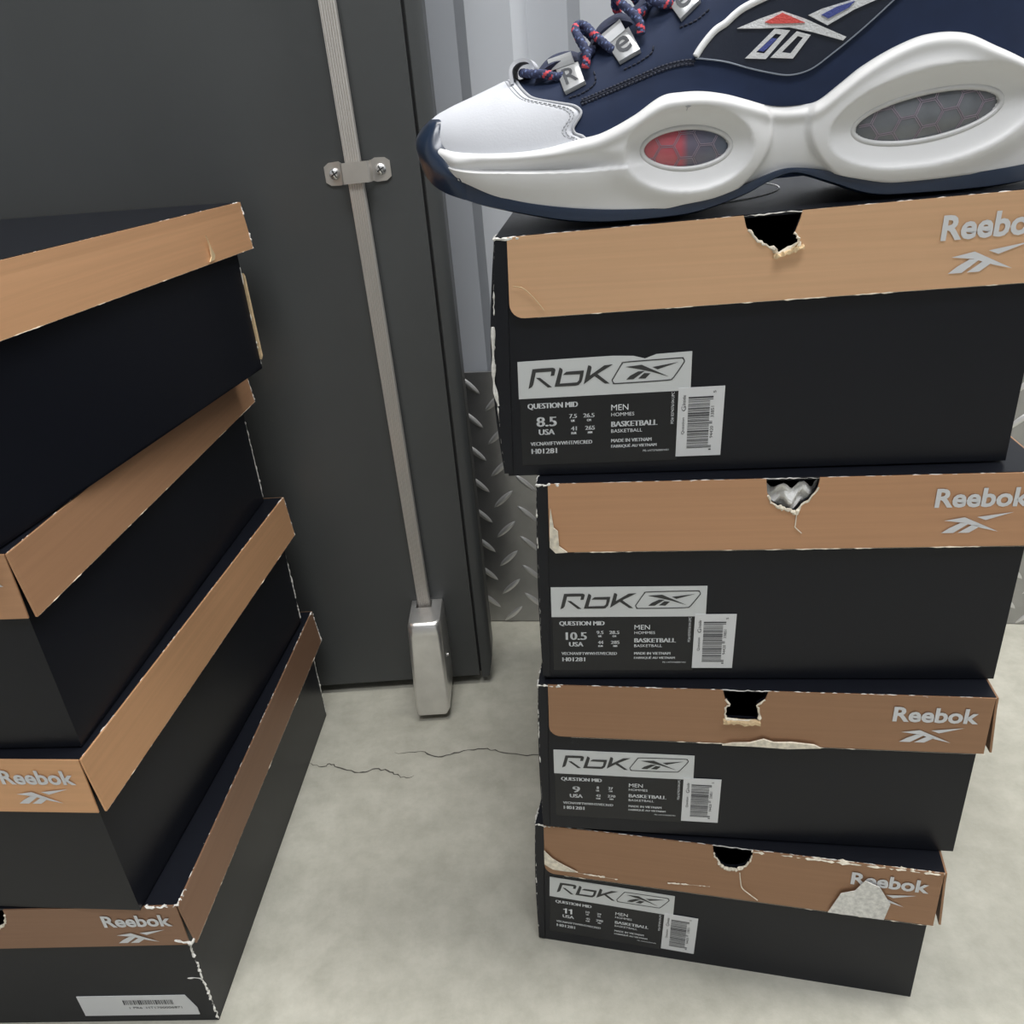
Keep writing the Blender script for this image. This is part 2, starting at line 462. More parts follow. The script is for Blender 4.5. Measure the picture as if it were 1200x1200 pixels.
# strap bracket
def strap(zc):
    zc -= .004
    xc = bx(-.1002)
    half = .0267; ih = .0112; t = .0014; hz = .0090
    # path across: ear, step up, bridge, step down, ear
    path = [(-half, -.0002), (-half + .004, -.0002), (-ih - .0035, -.0002), (-ih - .001, -.0022), (-ih - .0002, -.0118), (-ih + .0012, -.0132), (0, -.0134), (ih - .0012, -.0132), (ih + .0002, -.0118), (ih + .001, -.0022), (ih + .0035, -.0002), (half - .004, -.0002), (half, -.0002)]
    hz_ = [.0058, .0086] + [hz] + [.0078] * 7 + [hz] + [.0086, .0058]
    V = []; F = []
    tilt = .018
    for (x, y), h in zip(path, hz_):
        zt = zc + tilt * x
        V += [(xc + x, y, zt - h), (xc + x, y, zt + h), (xc + x, y - t, zt + h), (xc + x, y - t, zt - h)]
    for i in range(len(path) - 1):
        k = 4 * i
        for a in range(4): F.append((k + a, k + (a + 1) % 4, k + 4 + (a + 1) % 4, k + 4 + a))
    F += [(0, 1, 2, 3), (len(V) - 4, len(V) - 3, len(V) - 2, len(V) - 1)]
    br = obj('rod_bracket', V, F, 'steel', bolt, smooth=True, sharp=40)
    for sx in (-1, 1):
        x0 = xc + sx * .0187; V = []; F = []
        z0 = zc + tilt * sx * .0187
        for k in range(5):
            a = k * PI / 9.2
            r = .0046 * math.cos(a); h = .0026 * math.sin(a)
            V += [(x0 + r * math.cos(b * PI / 10), -.0016 - h, z0 + r * math.sin(b * PI / 10)) for b in range(20)]
            if k: F += [((k - 1) * 20 + b, (k - 1) * 20 + (b + 1) % 20, k * 20 + (b + 1) % 20, k * 20 + b) for b in range(20)]
        F.append(tuple(80 + b for b in range(20)))
        sc = obj('screw', V, F, 'zinc', br, smooth=True)
        m2 = MB()
        for an in (.5, .5 + PI / 2):
            dx, dz = math.cos(an), math.sin(an); px2, pz2 = -dz, dx
            c = [(-.0030, -.0005), (.0030, -.0005), (.0030, .0005), (-.0030, .0005)]
            m2.add([(x0 + a * dx + b * px2, -.00415 - .0003 * (abs(a) < .001), z0 + a * dz + b * pz2) for a, b in c], [(0, 1, 2, 3)])
        m2.v += [(x, y + .0012, z) for x, y, z in m2.v]
        m2.f += [(8, 9, 10, 11), (12, 13, 14, 15)] + [(i, (i + 1) % 4, 8 + (i + 1) % 4, 8 + i) for i in range(4)]
        d = obj('screw_slot', m2.v, m2.f, 'ink', br)
strap(.5226)
strap(.93)

# chrome guide housing with open top at the foot of the rod
def housing():
    zt, zb = .1085, .0035
    V = []; F = []
    def ring(z, xl, xr, yb, yf, r):
        pts = [(xl, yb)]
        for cx, a0 in ((xl + r, 180), (xr - r, 270)):
            for k in range(6):
                a = math.radians(a0 + 90 * k / 5)
                pts.append((cx + r * math.cos(a), yf + r + r * math.sin(a)))
        pts.append((xr, yb))
        return [(x, y, z) for x, y in pts]
    L = [(zb, bx(-.1128), bx(-.0825), -.0005, -.0555, .003), (.010, bx(-.1135), bx(-.0790), -.0005, -.0560, .003),
         (.030, bx(-.1135), bx(-.0785), -.0005, -.0545, .0035), (.095, bx(-.1120), bx(-.0785), -.0005, -.0478, .0045),
         (.104, bx(-.1118), bx(-.0785), -.0005, -.0468, .006), (zt, bx(-.1105), bx(-.0795), -.0005, -.0440, .006),
         (zt + .0005, bx(-.1085), bx(-.0815), -.0015, -.0420, .006)]
    rings = [ring(*a) for a in L]; n = len(rings[0])
    # socket for the rod: inner ring on top, then down
    sx0, sx1, sy0, sy1 = bx(-.1052), bx(-.0895), -.0155, -.0025
    for r in rings: V += r
    for k in range(len(rings) - 1):
        F += [(k * n + i, k * n + (i + 1) % n, (k + 1) * n + (i + 1) % n, (k + 1) * n + i) for i in range(n)]
    F.append(tuple(range(n)))
    top = rings[-1]; base = (len(rings) - 1) * n
    def sq(p):
        x = min(max(p[0], sx0), sx1); y = min(max(p[1], sy0), sy1)
        return (x, y)
    b1 = len(V)
    V += [sq(p) + (zt + .0003,) for p in top]
    V += [sq(p) + (zt - .02,) for p in top]
    for i in range(n):
        j = (i + 1) % n
        F.append((base + i, base + j, b1 + j, b1 + i)); F.append((b1 + i, b1 + j, b1 + n + j, b1 + n + i))
    return obj('guide_housing', V, F, 'chrome', bolt, smooth=True, sharp=50)
h_ = housing()
mb = MB()
mb.tube([(bx(-.0790), -.028, .058), (bx(-.0768), -.028, .058)], .0016, 10)
obj('set_screw', mb.v, mb.f, 'zinc', bolt, smooth=True, sharp=50)

# ------------------------------------------------------------------ shoe boxes
W, L = .26, .334
PAINT = .0004     # thickness of printed matter over its sheet

class Warp:
    """box frame (u to the right, v away, w up) bent to the eight corners of a slightly crushed box"""
    def __init__(s, C, H): s.C = C; s.H = H; s.o = C[(0, 0, 0)]
    def __call__(s, u, v, w):
        a, b, c = u / W, v / L, w / s.H
        p = Vector((0, 0, 0))
        for i in (0, 1):
            for j in (0, 1):
                for k in (0, 1):
                    p += s.C[(i, j, k)] * ((a if i else 1 - a) * (b if j else 1 - b) * (c if k else 1 - c))
        return p - s.o
    def map(s, V): return [s(*v) for v in V]

def corners(fl, ang, z, dirs=None, topshift=(0, 0), fr_z=None, shear=0.0, L_=L):
    """fl: front-left bottom xy; z: ((bottom FL,FR,BL,BR), (top FL,FR,BL,BR)); topshift: how far the top front-left corner leans along u"""
    u = Vector((math.cos(ang), math.sin(ang), 0)); v = Vector((-math.sin(ang), math.cos(ang), 0))
    C = {}
    for i in (0, 1):
        for j in (0, 1):
            for k in (0, 1):
                p = Vector((fl[0], fl[1], 0)) + u * (W * i) + v * (L_ * j)
                if k: p += u * (topshift[0] * (1 - i) + topshift[1] * i)
                if j and not i: p -= v * shear
                p.z = z[k][i + 2 * j]
                C[(i, j, k)] = p
    return C

def wear(wp, path, seed, rx=.0009, step=.0016, dens=.6, jit=.0003):
    """torn, whitened card along an edge: one ragged thread that swells where the paper is torn and sinks into the card between"""
    rn = random.Random(seed); P = []; R = []
    path = [Vector(p) for p in path]; live = rn.random() < dens; left = 0
    for a, b in zip(path, path[1:]):
        d = b - a; n = max(2, int(d.length / step))
        for k in range(n):
            if left <= 0:
                live = rn.random() < dens; left = rn.choice((1, 1, 2, 3, 4, 7))
            left -= 1
            P.append(a + d * (k / n) + Vector([rn.uniform(-jit, jit) for _ in range(3)]))
            R.append(rx * rn.uniform(.35, 1.0) * (1.5 if rn.random() < .08 else 1) if live else rx * .10)
    P.append(path[-1]); R.append(rx * .4)
    m = MB(); m.tube(P, R, 5)
    return wp.map(m.v), m.f

def flakes(wp, polys, v, th=.0006, face='front'):
    """flat scraps lying on the front face (u,w) or on the side rim (v,w)"""
    V = []; F = []
    for poly in polys:
        a, f = poly_grid(poly, None, 1.0)
        n = len(V)
        if face == 'front': V += [wp(x, v - th * h, z) for x, z, h in a]
        else: V += [wp(v + th * h, x, z) for x, z, h in a]
        F += [tuple(i + n for i in q) for q in f]
    return V, F

BARS = [(0, 3), (5, 1.4), (8.5, 1.2), (12, .8), (14.5, 1.6), (18, .9), (21, 2.2), (24.6, .9), (27, 1.1), (30, 2.9), (34.2, 2.6), (38, .8), (40, 1.2), (43, .8), (45, 1.6), (48, .9),
        (50.6, 1.8), (54, .9), (56.4, 1.3), (60, 1.0), (62.4, .8), (65, 2.8), (69.2, .9), (71.4, 1.7), (74.4, .8), (77, 1.5), (80.4, .9), (83, 2.2), (86.6, .8), (89, 1.2), (92, .9), (95, 1.6), (98, 1.4)]

def rbk_shapes():
    """lettering and emblem of the white strip, in strip widths: x right, y down from the strip's top left (digitised from a 1200x700 view, strip 2050 px wide)"""
    k = 1 / 2050.0
    def s(l, dx=0): return [((x + dx - 8) * k, (y - 185 + .0475 * (x + dx)) * k) for x, y in l]
    R1 = [(130, 523), (185, 275), (300, 266), (430, 260), (455, 270), (462, 290), (445, 358), (402, 362), (412, 306), (225, 318), (190, 470), (172, 500)]
    R2 = [(225, 384), (275, 384), (415, 503), (365, 508)]
    B1 = [(445, 500), (510, 258), (540, 275), (548, 296), (510, 460), (715, 446), (740, 420), (752, 345), (548, 352), (590, 312), (800, 298), (790, 370), (770, 440), (735, 480), (700, 488)]
    K1 = [(795, 472), (850, 236), (880, 243), (892, 262), (872, 362), (1040, 240), (1145, 228), (960, 345), (1105, 465), (1050, 466), (925, 372)]
    D = 1000
    t1 = [(290, 262), (480, 240), (805, 390), (600, 328), (480, 300)]
    t2 = [(605, 268), (905, 212), (665, 298)]
    p1 = [(300, 420), (345, 372), (440, 318), (515, 316), (385, 415)]
    p2 = [(440, 408), (510, 340), (585, 344), (525, 408)]
    fr = [(135, 425), (150, 395), (225, 260), (250, 225), (310, 203), (900, 165), (950, 168), (972, 200), (955, 240), (870, 375), (840, 410), (770, 432), (200, 466), (155, 460)]
    shapes = [s(R1), s(R2), s(B1), s(K1)] + [s(p, D) for p in (t1, t2, p1, p2)]
    return shapes, s(fr, D)

def on_front(wp, shapes, u0, w0, sc, tilt, v, holes=None):
    V = []; F = []
    for a, f in shapes:
        n = len(V)
        for x, y in a:
            V.append(wp(u0 + (x + tilt * y) * sc, v, w0 - (y - tilt * x) * sc))
        F += [tuple(i + n for i in q) for q in f]
    return V, F

def size_label(wp, root, u0, w0, tilt, us, uk, cm, eur, mm, v=-.0004):
    """white strip with the lettering, black panel with the print, bar code sticker"""
    sc = .0885
    def place(polys, vv, name, m, parent, thick=0):
        V = []; F = []
        for poly in polys:
            a, f = poly_grid(poly, None, 1.0 if thick else 0)
            n = len(V)
            V += [wp(u0 + (x + tilt * y) * sc, vv + (thick * (1 - h) if thick else 0), w0 - (y - tilt * x) * sc) for x, y, h in a]
            F += [tuple(i + n for i in q) for q in f]
        return obj(name, V, F, m, parent)
    lab = place([[(0, 0), (.55, -.002), (.67, .006), (.735, .026), (.765, .016), (.80, .004), (1, 0), (1, .23), (0, .23)] if us == '8.5' else [(0, 0), (1, 0), (1, .23), (0, .23)]], v, 'label', 'paper', root, .0003)
    sh, fr = rbk_shapes()
    V = []; F = []
    for p in sh:
        a, f = poly_grid(p); n = len(V)
        V += [(x, y) for x, y, h in a]; F += [tuple(i + n for i in q) for q in f]
    # the emblem's outline as a closed ribbon
    frc = catmull([(x, y, 0) for x, y in fr], 4, True); n = len(frc); b = len(V)
    for i, p in enumerate(frc):
        t = (frc[(i + 1) % n] - frc[i - 1]).normalized(); nn = Vector((-t.y, t.x, 0)) * .0032
        V += [(p.x + nn.x, p.y + nn.y), (p.x - nn.x, p.y - nn.y)]
    F += [(b + 2 * i, b + 2 * ((i + 1) % n), b + 2 * ((i + 1) % n) + 1, b + 2 * i + 1) for i in range(n)]
    V2, F2 = on_front(wp, [(V, F)], u0, w0, sc, tilt, v - .00015)
    obj('label_lettering', V2, F2, 'ink', lab)
    place([[(0.005, .2305), (.935, .2305), (.935, .665), (.005, .665)]], v + .0001, 'label_panel', 'label_black', lab, .0002)
    T = []
    def tx(s, a0, a1, b0, b1, bold=0.0, rot=False):
        tv, tf = text2d(s)
        if bold:                                   # heavier strokes: the same letters once more, a hair to the right
            tx(s, a0 + bold * .28, a1 + bold * .28, b0, b1); tx(s, a0 + bold * .14, a1 + bold * .14, b0, b1)
        if rot: T.append(([(a0 + (a1 - a0) * (1 - y), b1 - (b1 - b0) * x) for x, y in tv], tf))
        else: T.append(([(a0 + (a1 - a0) * x, b1 - (b1 - b0) * y) for x, y in tv], tf))
    tx('QUESTION MID', .05, .345, .262, .302, .016)
    wd = .115 if len(us) == 3 else (.135 if len(us) == 4 else (.05 if len(us) == 1 else .085))
    if us == '11':
        one = [(.0, .70), (.0, .83), (.28, .87), (.42, 1), (.68, 1), (.68, 0), (.36, 0), (.36, .70)]
        for c in (.116, .160):
            a_, f_ = poly_grid([(c + .046 * x, .412 - .062 * y) for x, y in one]); T.append(([(x, y) for x, y, h in a_], f_))
    else: tx(us, .158 - wd / 2, .158 + wd / 2, .350, .412, .022)
    tx('USA', .112, .204, .430, .466, .016)
    def small(s, c, b0, h, wl): tx(s, c - wl * len(s) / 2, c + wl * len(s) / 2, b0, b0 + h, .010)
    small(uk, .318, .340, .026, .0145); small('UK', .318, .376, .014, .011)
    small(cm, .412, .340, .026, .0160); small('CM', .412, .376, .014, .011)
    small(eur, .322, .420, .026, .0165); small('EUR', .322, .456, .014, .010)
    small(mm, .418, .420, .026, .0185); small('MM', .418, .456, .014, .012)
    tx('VECNAV/FTWWHT/VECRED', .06, .43, .512, .536, .008)
    tx('H01281', .064, .216, .556, .590, .014)
    tx('MEN', .545, .645, .294, .330)
    tx('HOMMES', .545, .680, .345, .367)
    tx('BASKETBALL', .545, .812, .400, .434, .016)
    tx('BASKETBALL', .545, .728, .450, .472)
    tx('MADE IN VIETNAM', .545, .782, .512, .534, .008)
    tx('FABRIQUÉ AU VIETNAM', .545, .812, .546, .572, .008)
    tx('PE-1AT376000/V01', .735, .885, .590, .602)
    tx('PO# 0374376104-UPC', .893, .911, .235, .43, .0, True)
    V2, F2 = on_front(wp, T, u0, w0, sc, tilt, v - .00015)
    obj('label_text', V2, F2, 'white_ink', lab)
    # bar code sticker
    st = place([[(.932, .213), (1.195, .213), (1.190, .642), (.928, .642)]], v - .0003, 'barcode_sticker', 'sticker', root, .0003)
    T = []
    for p, q in BARS:
        b0 = .270 + p / 100 * .322; b1 = b0 + q / 100 * .322 * 1.05
        r = 1.132 if p in (0, 5, 48, 50.6, 95, 98) else 1.114
        T.append(([(.990, b0), (r, b0), (r, b1), (.990, b1)], [(0, 1, 2, 3)]))
    T2 = T; T = T2
    tv, tf = text2d('Question'); T.append(([(.955 + .020 * (1 - y), .500 - .105 * x) for x, y in tv], tf))
    tv, tf = text2d('G'); T.append(([(.952 + .026 * (1 - y), .355 - .030 * x) for x, y in tv], tf))
    tv, tf = text2d('Inside'); T.append(([(.955 + .020 * (1 - y), .318 - .060 * x) for x, y in tv], tf))
    tv, tf = text2d('94420');T.append(([(1.121 + .018 * (1 - y), .530 - .075 * x) for x, y in tv], tf))
    tv, tf = text2d('33851');T.append(([(1.121 + .018 * (1 - y), .400 - .068 * x) for x, y in tv], tf))
    tv, tf = text2d('1');T.append(([(1.118 + .014 * (1 - y), .606 - .008 * x) for x, y in tv], tf))
    tv, tf = text2d('5');T.append(([(1.130 + .016 * (1 - y), .252 - .014 * x) for x, y in tv], tf))
    V2, F2 = on_front(wp, T, u0, w0, sc, tilt, v - .00042)
    obj('barcode', V2, F2, 'bar_ink', st)
    return lab

VECTOR = [[(0, .62), (.36, .78), (1, .04), (.70, .22), (.36, .50)], [(.58, .78), (1.22, 1.0), (.74, .62)],
          [(-.02, 0), (.12, .26), (.30, .50), (.46, .47), (.20, 0)], [(.28, 0), (.52, .40), (.68, .34), (.48, 0)]]

def shoe_box(wp, H, hl, hole, label_txt, wear_seed, rim_out=.0035, body_back=.006, body_in=.003, spine_bulge=.0, torn_hole=True, logo=True, tone='copper'):
    root = empty('shoe_box', wp.o)
    tag(root, label_txt, 'shoe box')
    t = .0015
    hc, hw_, hd, kind = hole          # centre u, half width, depth, outline of the finger hole
    if kind == 'round':
        notch = [(hc + hw_ * math.cos(a * PI / 14), H + .001 - hd * (math.sin(a * PI / 14) ** .9 + (0 if a in (0, 14) else .0 + .02))) for a in range(15)]
        rn = random.Random(wear_seed)
        notch = [(x + (rn.uniform(-.0006, .0006) if 2 < i < 12 else 0), z + (rn.uniform(-.0007, .0007) if 2 < i < 12 else 0)) for i, (x, z) in enumerate(notch)]
    elif kind == 'vee':
        notch = [(hc + .0137, H + .001), (hc + .0132, H - .006), (hc + .0100, H - .0125), (hc + .0062, H - .0150), (hc + .0035, H - .0205), (hc + .001, H - .0192), (hc - .0030, H - .0178), (hc - .0060, H - .0165), (hc - .0100, H - .0135), (hc - .0125, H - .0080), (hc - .0135, H + .001)]
    elif kind == 'torn_wide':
        notch = [(hc + .0133, H + .001), (hc + .0125, H - .004), (hc + .0105, H - .010), (hc + .0125, H - .0125), (hc + .0132, H - .0165), (hc + .0125, H - .0140 - .0005), (hc + .0040, H - .0195), (hc + .0020, H - .0165), (hc - .0035, H - .0135), (hc - .0085, H - .0100), (hc - .0118, H - .0055), (hc - .0133, H + .001)]
    else:
        notch = [(hc + .0130, H + .001), (hc + .0115, H - .0065), (hc + .0072, H - .0105), (hc + .0085, H - .0135), (hc + .0090, H - .0225), (hc - .0105, H - .0220), (hc - .0108, H - .0135), (hc - .0085, H - .0100), (hc - .0115, H - .0065), (hc - .0130, H + .001)]
    nz = min(z for x, z in notch)
    # ---- body: open tray
    V = []; F = []
    def add(v, f):
        n = len(V); V.extend(v); F.extend(tuple(i + n for i in q) for q in f)
    bu0, bu1, bv0, bv1, bt = .0015, W - body_in, .0, L - body_back, H - .0022
    # front wall, with the finger notch cut in its upper edge
    nb = [(x, z) for x, z in notch if z < bt - .0005]
    poly = [(bu0, 0), (bu1, 0), (bu1, bt), (nb[0][0] + .0004, bt)] + nb + [(nb[-1][0] - .0004, bt), (bu0, bt)]
    a, f = poly_grid(poly, (.03, .03), 1.0); add([wp(x, bv0 + t * (1 - h), z) for x, z, h in a], f)
    m = MB()
    m.gbox(bu0, bu1, bv1 - t, bv1, 0, bt); m.gbox(bu1 - t, bu1, bv0 + t, bv1 - t, 0, bt, (1, 10, 4))
    m.gbox(bu0, bu1, bv0 + t, bv1 - t, 0.0003, t); m.gbox(bu0, bu0 + t, bv0 + t, bv1 - t, 0, bt, (1, 10, 4))
    add(wp.map(m.v), m.f)
    # finger hole reaches into shade: an inner dust flap behind the front wall
    obj('body', V, F, 'black', root)
    # ---- hinged lid: top panel + spine down the left side
    m = MB()
    m.gbox(0, W, -.0012, L, H - .0016, H)
    def bul(v):
        u, vv, w_ = v
        return u - spine_bulge * math.sin(PI * min(1, max(0, w_ / H))) * (1 if u < .002 else 0) * (.7 + .3 * math.cos(vv * 40))
    sp = MB(); sp.gbox(-.0004, .0011, -.0008, L, .002, H - .0008, (1, 14, 8))
    m.add([(bul(v), v[1], v[2]) for v in sp.v], sp.f)
    # black return of the spine on the front, left of the copper flap
    a, f = poly_grid([(-.0004, .002), (.0040, .002), (.0048, H - hl - .006), (.0062, H - .0012), (-.0004, H - .0012)], (.01, .015), 1.0)
    m.add([((x if x > 0 else x - spine_bulge * .55 * math.sin(PI * z / H)), -.0002 - .0009 * h, z) for x, z, h in a], f)
    lid = obj('lid', wp.map(m.v), m.f, 'black', root)
    # ---- copper end flap with rounded lower left corner and finger hole
    r = .0075; uL = .0060; wl = H - hl
    arc = [(uL + r - r * math.sin(a * PI / 12) , wl + r - r * math.cos(a * PI / 12)) for a in range(7)][::-1]
    poly = [(W - .0004, H - .0004)] + [(x, min(z, H - .0004)) for x, z in notch] + [(uL, H - .0004)] + arc + [(W - .0004, wl)]
    a, f = poly_grid(poly, (.02, .012), 1.0)
    V = [wp(x, -.0012 - .0009 * h - .0016 * max(0, (H - .02 - z) / hl) * (z < H - .02), z) for x, z, h in a]
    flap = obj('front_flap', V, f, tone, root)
    # far end flap
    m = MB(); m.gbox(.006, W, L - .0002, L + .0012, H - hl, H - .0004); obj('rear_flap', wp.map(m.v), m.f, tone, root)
    # copper rim along the opening side, slightly flared
    m = MB(); m.gbox(0, .0013, -.0015, L + .0012, H - hl, H - .0004, (1, 14, 5))
    V = [wp(W + u + rim_out * max(0, (H - .004 - w_) / hl), v, w_) for u, v, w_ in m.v]
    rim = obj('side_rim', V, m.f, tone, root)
    # torn edge round the finger hole
    if torn_hole:
        rn = random.Random(wear_seed + 7)
        core = [p for p in notch if p[1] < H - .004]
        P = []
        for i in range(len(core) - 1):
            for k in range(4):
                q = [core[i][c] + (core[i + 1][c] - core[i][c]) * k / 4 for c in (0, 1)]
                P.append((q[0] + rn.uniform(-.0004, .0004), -.0021 + rn.uniform(-.0006, .0003), q[1] + rn.uniform(-.0005, .0005)))
        m = MB()
        lowf = lambda p: .0011 if p[2] < nz + .004 else .0006
        m.tube(P, [lowf(p) * rn.uniform(.6, 1.25) for p in P], 6)
        obj('torn_edge', wp.map(m.v), m.f, 'torn', flap)
        if kind in ('torn_wide', 'square'):
            # folded-out lip at the foot of the hole
            if kind == 'torn_wide': A, B = (hc + .0015, H - .0195), (hc + .0150, H - .0155)
            else: A, B = (hc - .0118, H - .0222), (hc + .0098, H - .0226)
            V = []; F = []
            n = 14
            for i in range(n + 1):
                q = i / n; x = A[0] + (B[0] - A[0]) * q; z = A[1] + (B[1] - A[1]) * q + rn.uniform(-.0003, .0003)
                e = .0035 + rn.uniform(-.0006, .0006)
                V += [wp(x, -.0016, z + .0005), wp(x, -.0016 - e, z + .0014 - .002 * rn.random()), wp(x, -.0018 - e, z - .0006 - .001 * rn.random()), wp(x, -.0018, z - .0012)]
                if i: k = 4 * i; F += [(k - 4 + c, k - 4 + (c + 1) % 4, k + (c + 1) % 4, k + c) for c in range(4)]
            F += [(0, 1, 2, 3), tuple(4 * n + c for c in range(4))]
            obj('torn_lip', V, F, 'kraft', flap)
    if logo:
        T = []
        u0, u1 = W - .0530, W - .0070
        tv, tf = text2d('Reebok', .03)
        T.append(([(u0 + (u1 - u0) * x, H - .0190 + .0110 * y) for x, y in tv], tf))
        vx0 = u0 + .006; sx = .0275
        for p in VECTOR:
            a, f = poly_grid([(vx0 + sx * x, H - .0335 + .0115 * y) for x, y in p]); T.append(([(x, y) for x, y, h in a], f))
        V = []; F = []
        for vv, ff in T:
            n = len(V); V += [wp(x, -.0026 - .0016 * max(0, (H - .02 - z) / hl), z) for x, z in vv]; F += [tuple(i + n for i in q) for q in ff]
        obj('flap_logo', V, F, 'sticker', flap)
    return root, lid, flap, rim

GR = 'stack of four shoe boxes on the right'
GL = 'stack of four shoe boxes on the left'
def fl_of(x, y, a, t): return (x + math.cos(a) * t, y + math.sin(a) * t)

# ---- right stack, from the floor up: corner positions, heading, levels at the front left / front right / back left / back right
RS = []
z0 = (0, 0, 0, 0); z1 = (.1222, .1243, .1232, .1238); z2 = (.2470, .2480, .2480, .2480); z3 = (.3795, .3788, .3792, .3792); z4 = (.5054, .5115, .5066, .5108)
A = [(-.0038, .4028, -.2650), (.0052, .3952, -.1858), (.0137, .3965, -.1408), (.0011, .4066, -.1343)]
SH = [(.0048, 0), (.0039, 0), (.0040, 0), (.0048, 0)]
T0 = [-.0030, -.0019, -.0030, -.0027]
Hs = [.1232, .1248, .1312, .1285]
HL = [.0465, .0405, .0418, .0400]
Zs = [z0, z1, z2, z3, z4]
WR = []
for i in range(4):
    x, y, a = A[i]
    e = .0004 if i else 0
    WR.append(Warp(corners(fl_of(x, y, a, T0[i]), a, ((max(Zs[i]) + e * 1.6,) * 4, Zs[i + 1]), topshift=SH[i]), Hs[i]))
LBL_R = ['black shoe box with size 11 label standing on the floor under the right stack',
         'black shoe box with size 9 label, second up from the floor in the right stack',
         'black shoe box with size 10.5 label directly under the size 8.5 box',
         'black shoe box with size 8.5 label carrying the white and navy sneaker']
HOLES = [(.1330, .0128, .0205, 'round'), (.1235, .0130, .0225, 'square'), (.1345, .0135, .0200, 'vee'), (.1310, .0133, .0190, 'torn_wide')]
LB = [(.0090, .0698, -.027, '11', '10', '29', '45', '290'), (.0080, .0703, .001, '9', '8', '27', '42', '270'),
      (.0058, .0648, .000, '10.5', '9.5', '28.5', '44', '285'), (.0087, .0652, .003, '8.5', '7.5', '26.5', '41', '265')]
RB = []
for i in range(4):
    wp = WR[i]; H = Hs[i]
    root, lid, flap, rim = shoe_box(wp, H, HL[i], HOLES[i], LBL_R[i], 11 + i, spine_bulge=.0045 if i == 3 else .0012, tone=('bronze', 'bronze', 'copper', 'tan')[i])  # lower boxes get darker copper: shade put into the colour
    root['group'] = GR
    u0, w0, tl, us, uk, cm, eur, mm = LB[i]
    size_label(wp, root, u0, w0, tl, us, uk, cm, eur, mm)
    # worn corners and edges
    wl = H - HL[i]
    v, f = wear(wp, [(.014, -.0014, H - .0009), (.004, -.0014, H - .0009), (-.0002, -.0012, H - .0012), (-.0002, .004, H - .0009), (-.0002, .016, H - .0009)], 31 + i, .0010, .0013, .8, .0006)
    obj('worn_corner', v, f, 'scuff', lid)
    b_ = -.0045 * .55 if i == 3 else -.0006
    v, f = wear(wp, [(-.0003, -.0012, H - .001)] + [(-.0003 + b_ * math.sin(PI * q / 10), -.0010, H * (1 - q / 10)) for q in range(1, 10)] + [(.0003, -.0008, .002)], 231 + i, .00045, .0016, .28, .0002)
    obj('worn_edge', v, f, 'scuff', lid)
    v, f = wear(wp, [(.012, -.0014, H - .0006), (W, -.0014, H - .0006)], 51 + i, .00038, .002, .8)
    obj('worn_edge', v, f, 'scuff', lid)
    fl_ = -.0021 - .0016 * (HL[i] / HL[i]) * 1.0
    v, f = wear(wp, [(.02, -.0034, wl), (W, -.0034, wl)], 71 + i, .0004, .002, .22, .0001)
    obj('worn_edge', v, f, 'torn', flap)
    RB.append(root)
    if i == 0:
        v, f = flakes(wp, [[(.0062, wl + .010), (.0062, wl + .0235), (.012, wl + .0165), (.020, wl + .0115), (.030, wl + .0062), (.020, wl + .0055), (.012, wl + .0060)]], -.0036, .0006)
        obj('torn_patch', v, f, 'torn', flap)
        v, f = flakes(wp, [[(W - .064, wl + .001), (W - .058, wl + .020), (W - .050, wl + .024), (W - .045, wl + .034), (W - .036, wl + .030), (W - .028, wl + .016), (W - .030, wl + .001)]], -.0040, .0005)
        obj('torn_patch', v, f, 'scuff', flap)
        crk = catmull([(.1385, -.0040, H - .020), (.1395, -.0040, H - .028), (.1410, -.0041, H - .034), (.1455, -.0041, H - .0385), (.1515, -.0042, H - .0435)], 5)
        m = MB(); m.tube(crk, .00035, 5); obj('paper_crack', wp.map(m.v), m.f, 'torn', flap)
        for q, (pa, pb) in enumerate((((.092, -.0034, wl + .007), (.120, -.0034, wl + .009)), ((.030, -.0035, wl + .005), (.058, -.0035, wl + .004)))):
            v, f = wear(wp, [pa, pb], 91 + q, .0006, .0012, .5, .0002)
            obj('scratch', v, f, 'torn', flap)
        v, f = wear(wp, [(.145, -.0012, H - .0016), (.19, -.0012, H - .0016), (W, -.0012, H - .0016)], 95, .0017, .002, .95, .0004)
        obj('worn_edge', v, f, 'torn', lid)
    if i == 1:
        v, f = flakes(wp, [[(.112, wl + .0004), (.118, wl + .0022), (.128, wl + .0030), (.136, wl + .0062), (.142, wl + .0040), (.152, wl + .0046), (.165, wl + .0034), (.169, wl + .0012), (.150, wl - .0004), (.130, wl + .0004)]], -.0042, .0012)
        obj('torn_patch', v, f, 'torn', flap)
    if i == 2:
        v, f = flakes(wp, [[(.0062, wl + .004), (.0066, wl + .020), (.0072, wl + .028), (.0088, wl + .016), (.0110, wl + .014), (.0115, wl + .0045), (.016, wl + .0006), (.0095, wl + .0002)]], -.0036, .0008)
        obj('torn_patch', v, f, 'torn', flap)
        crk = catmull([(.1380, -.0030, H - .0205), (.1379, -.0032, H - .027), (.1380, -.0033, H - .0285), (.1415, -.0034, H - .032)], 5)
        m = MB(); m.tube(crk, .0003, 5); obj('paper_crack', wp.map(m.v), m.f, 'torn', flap)
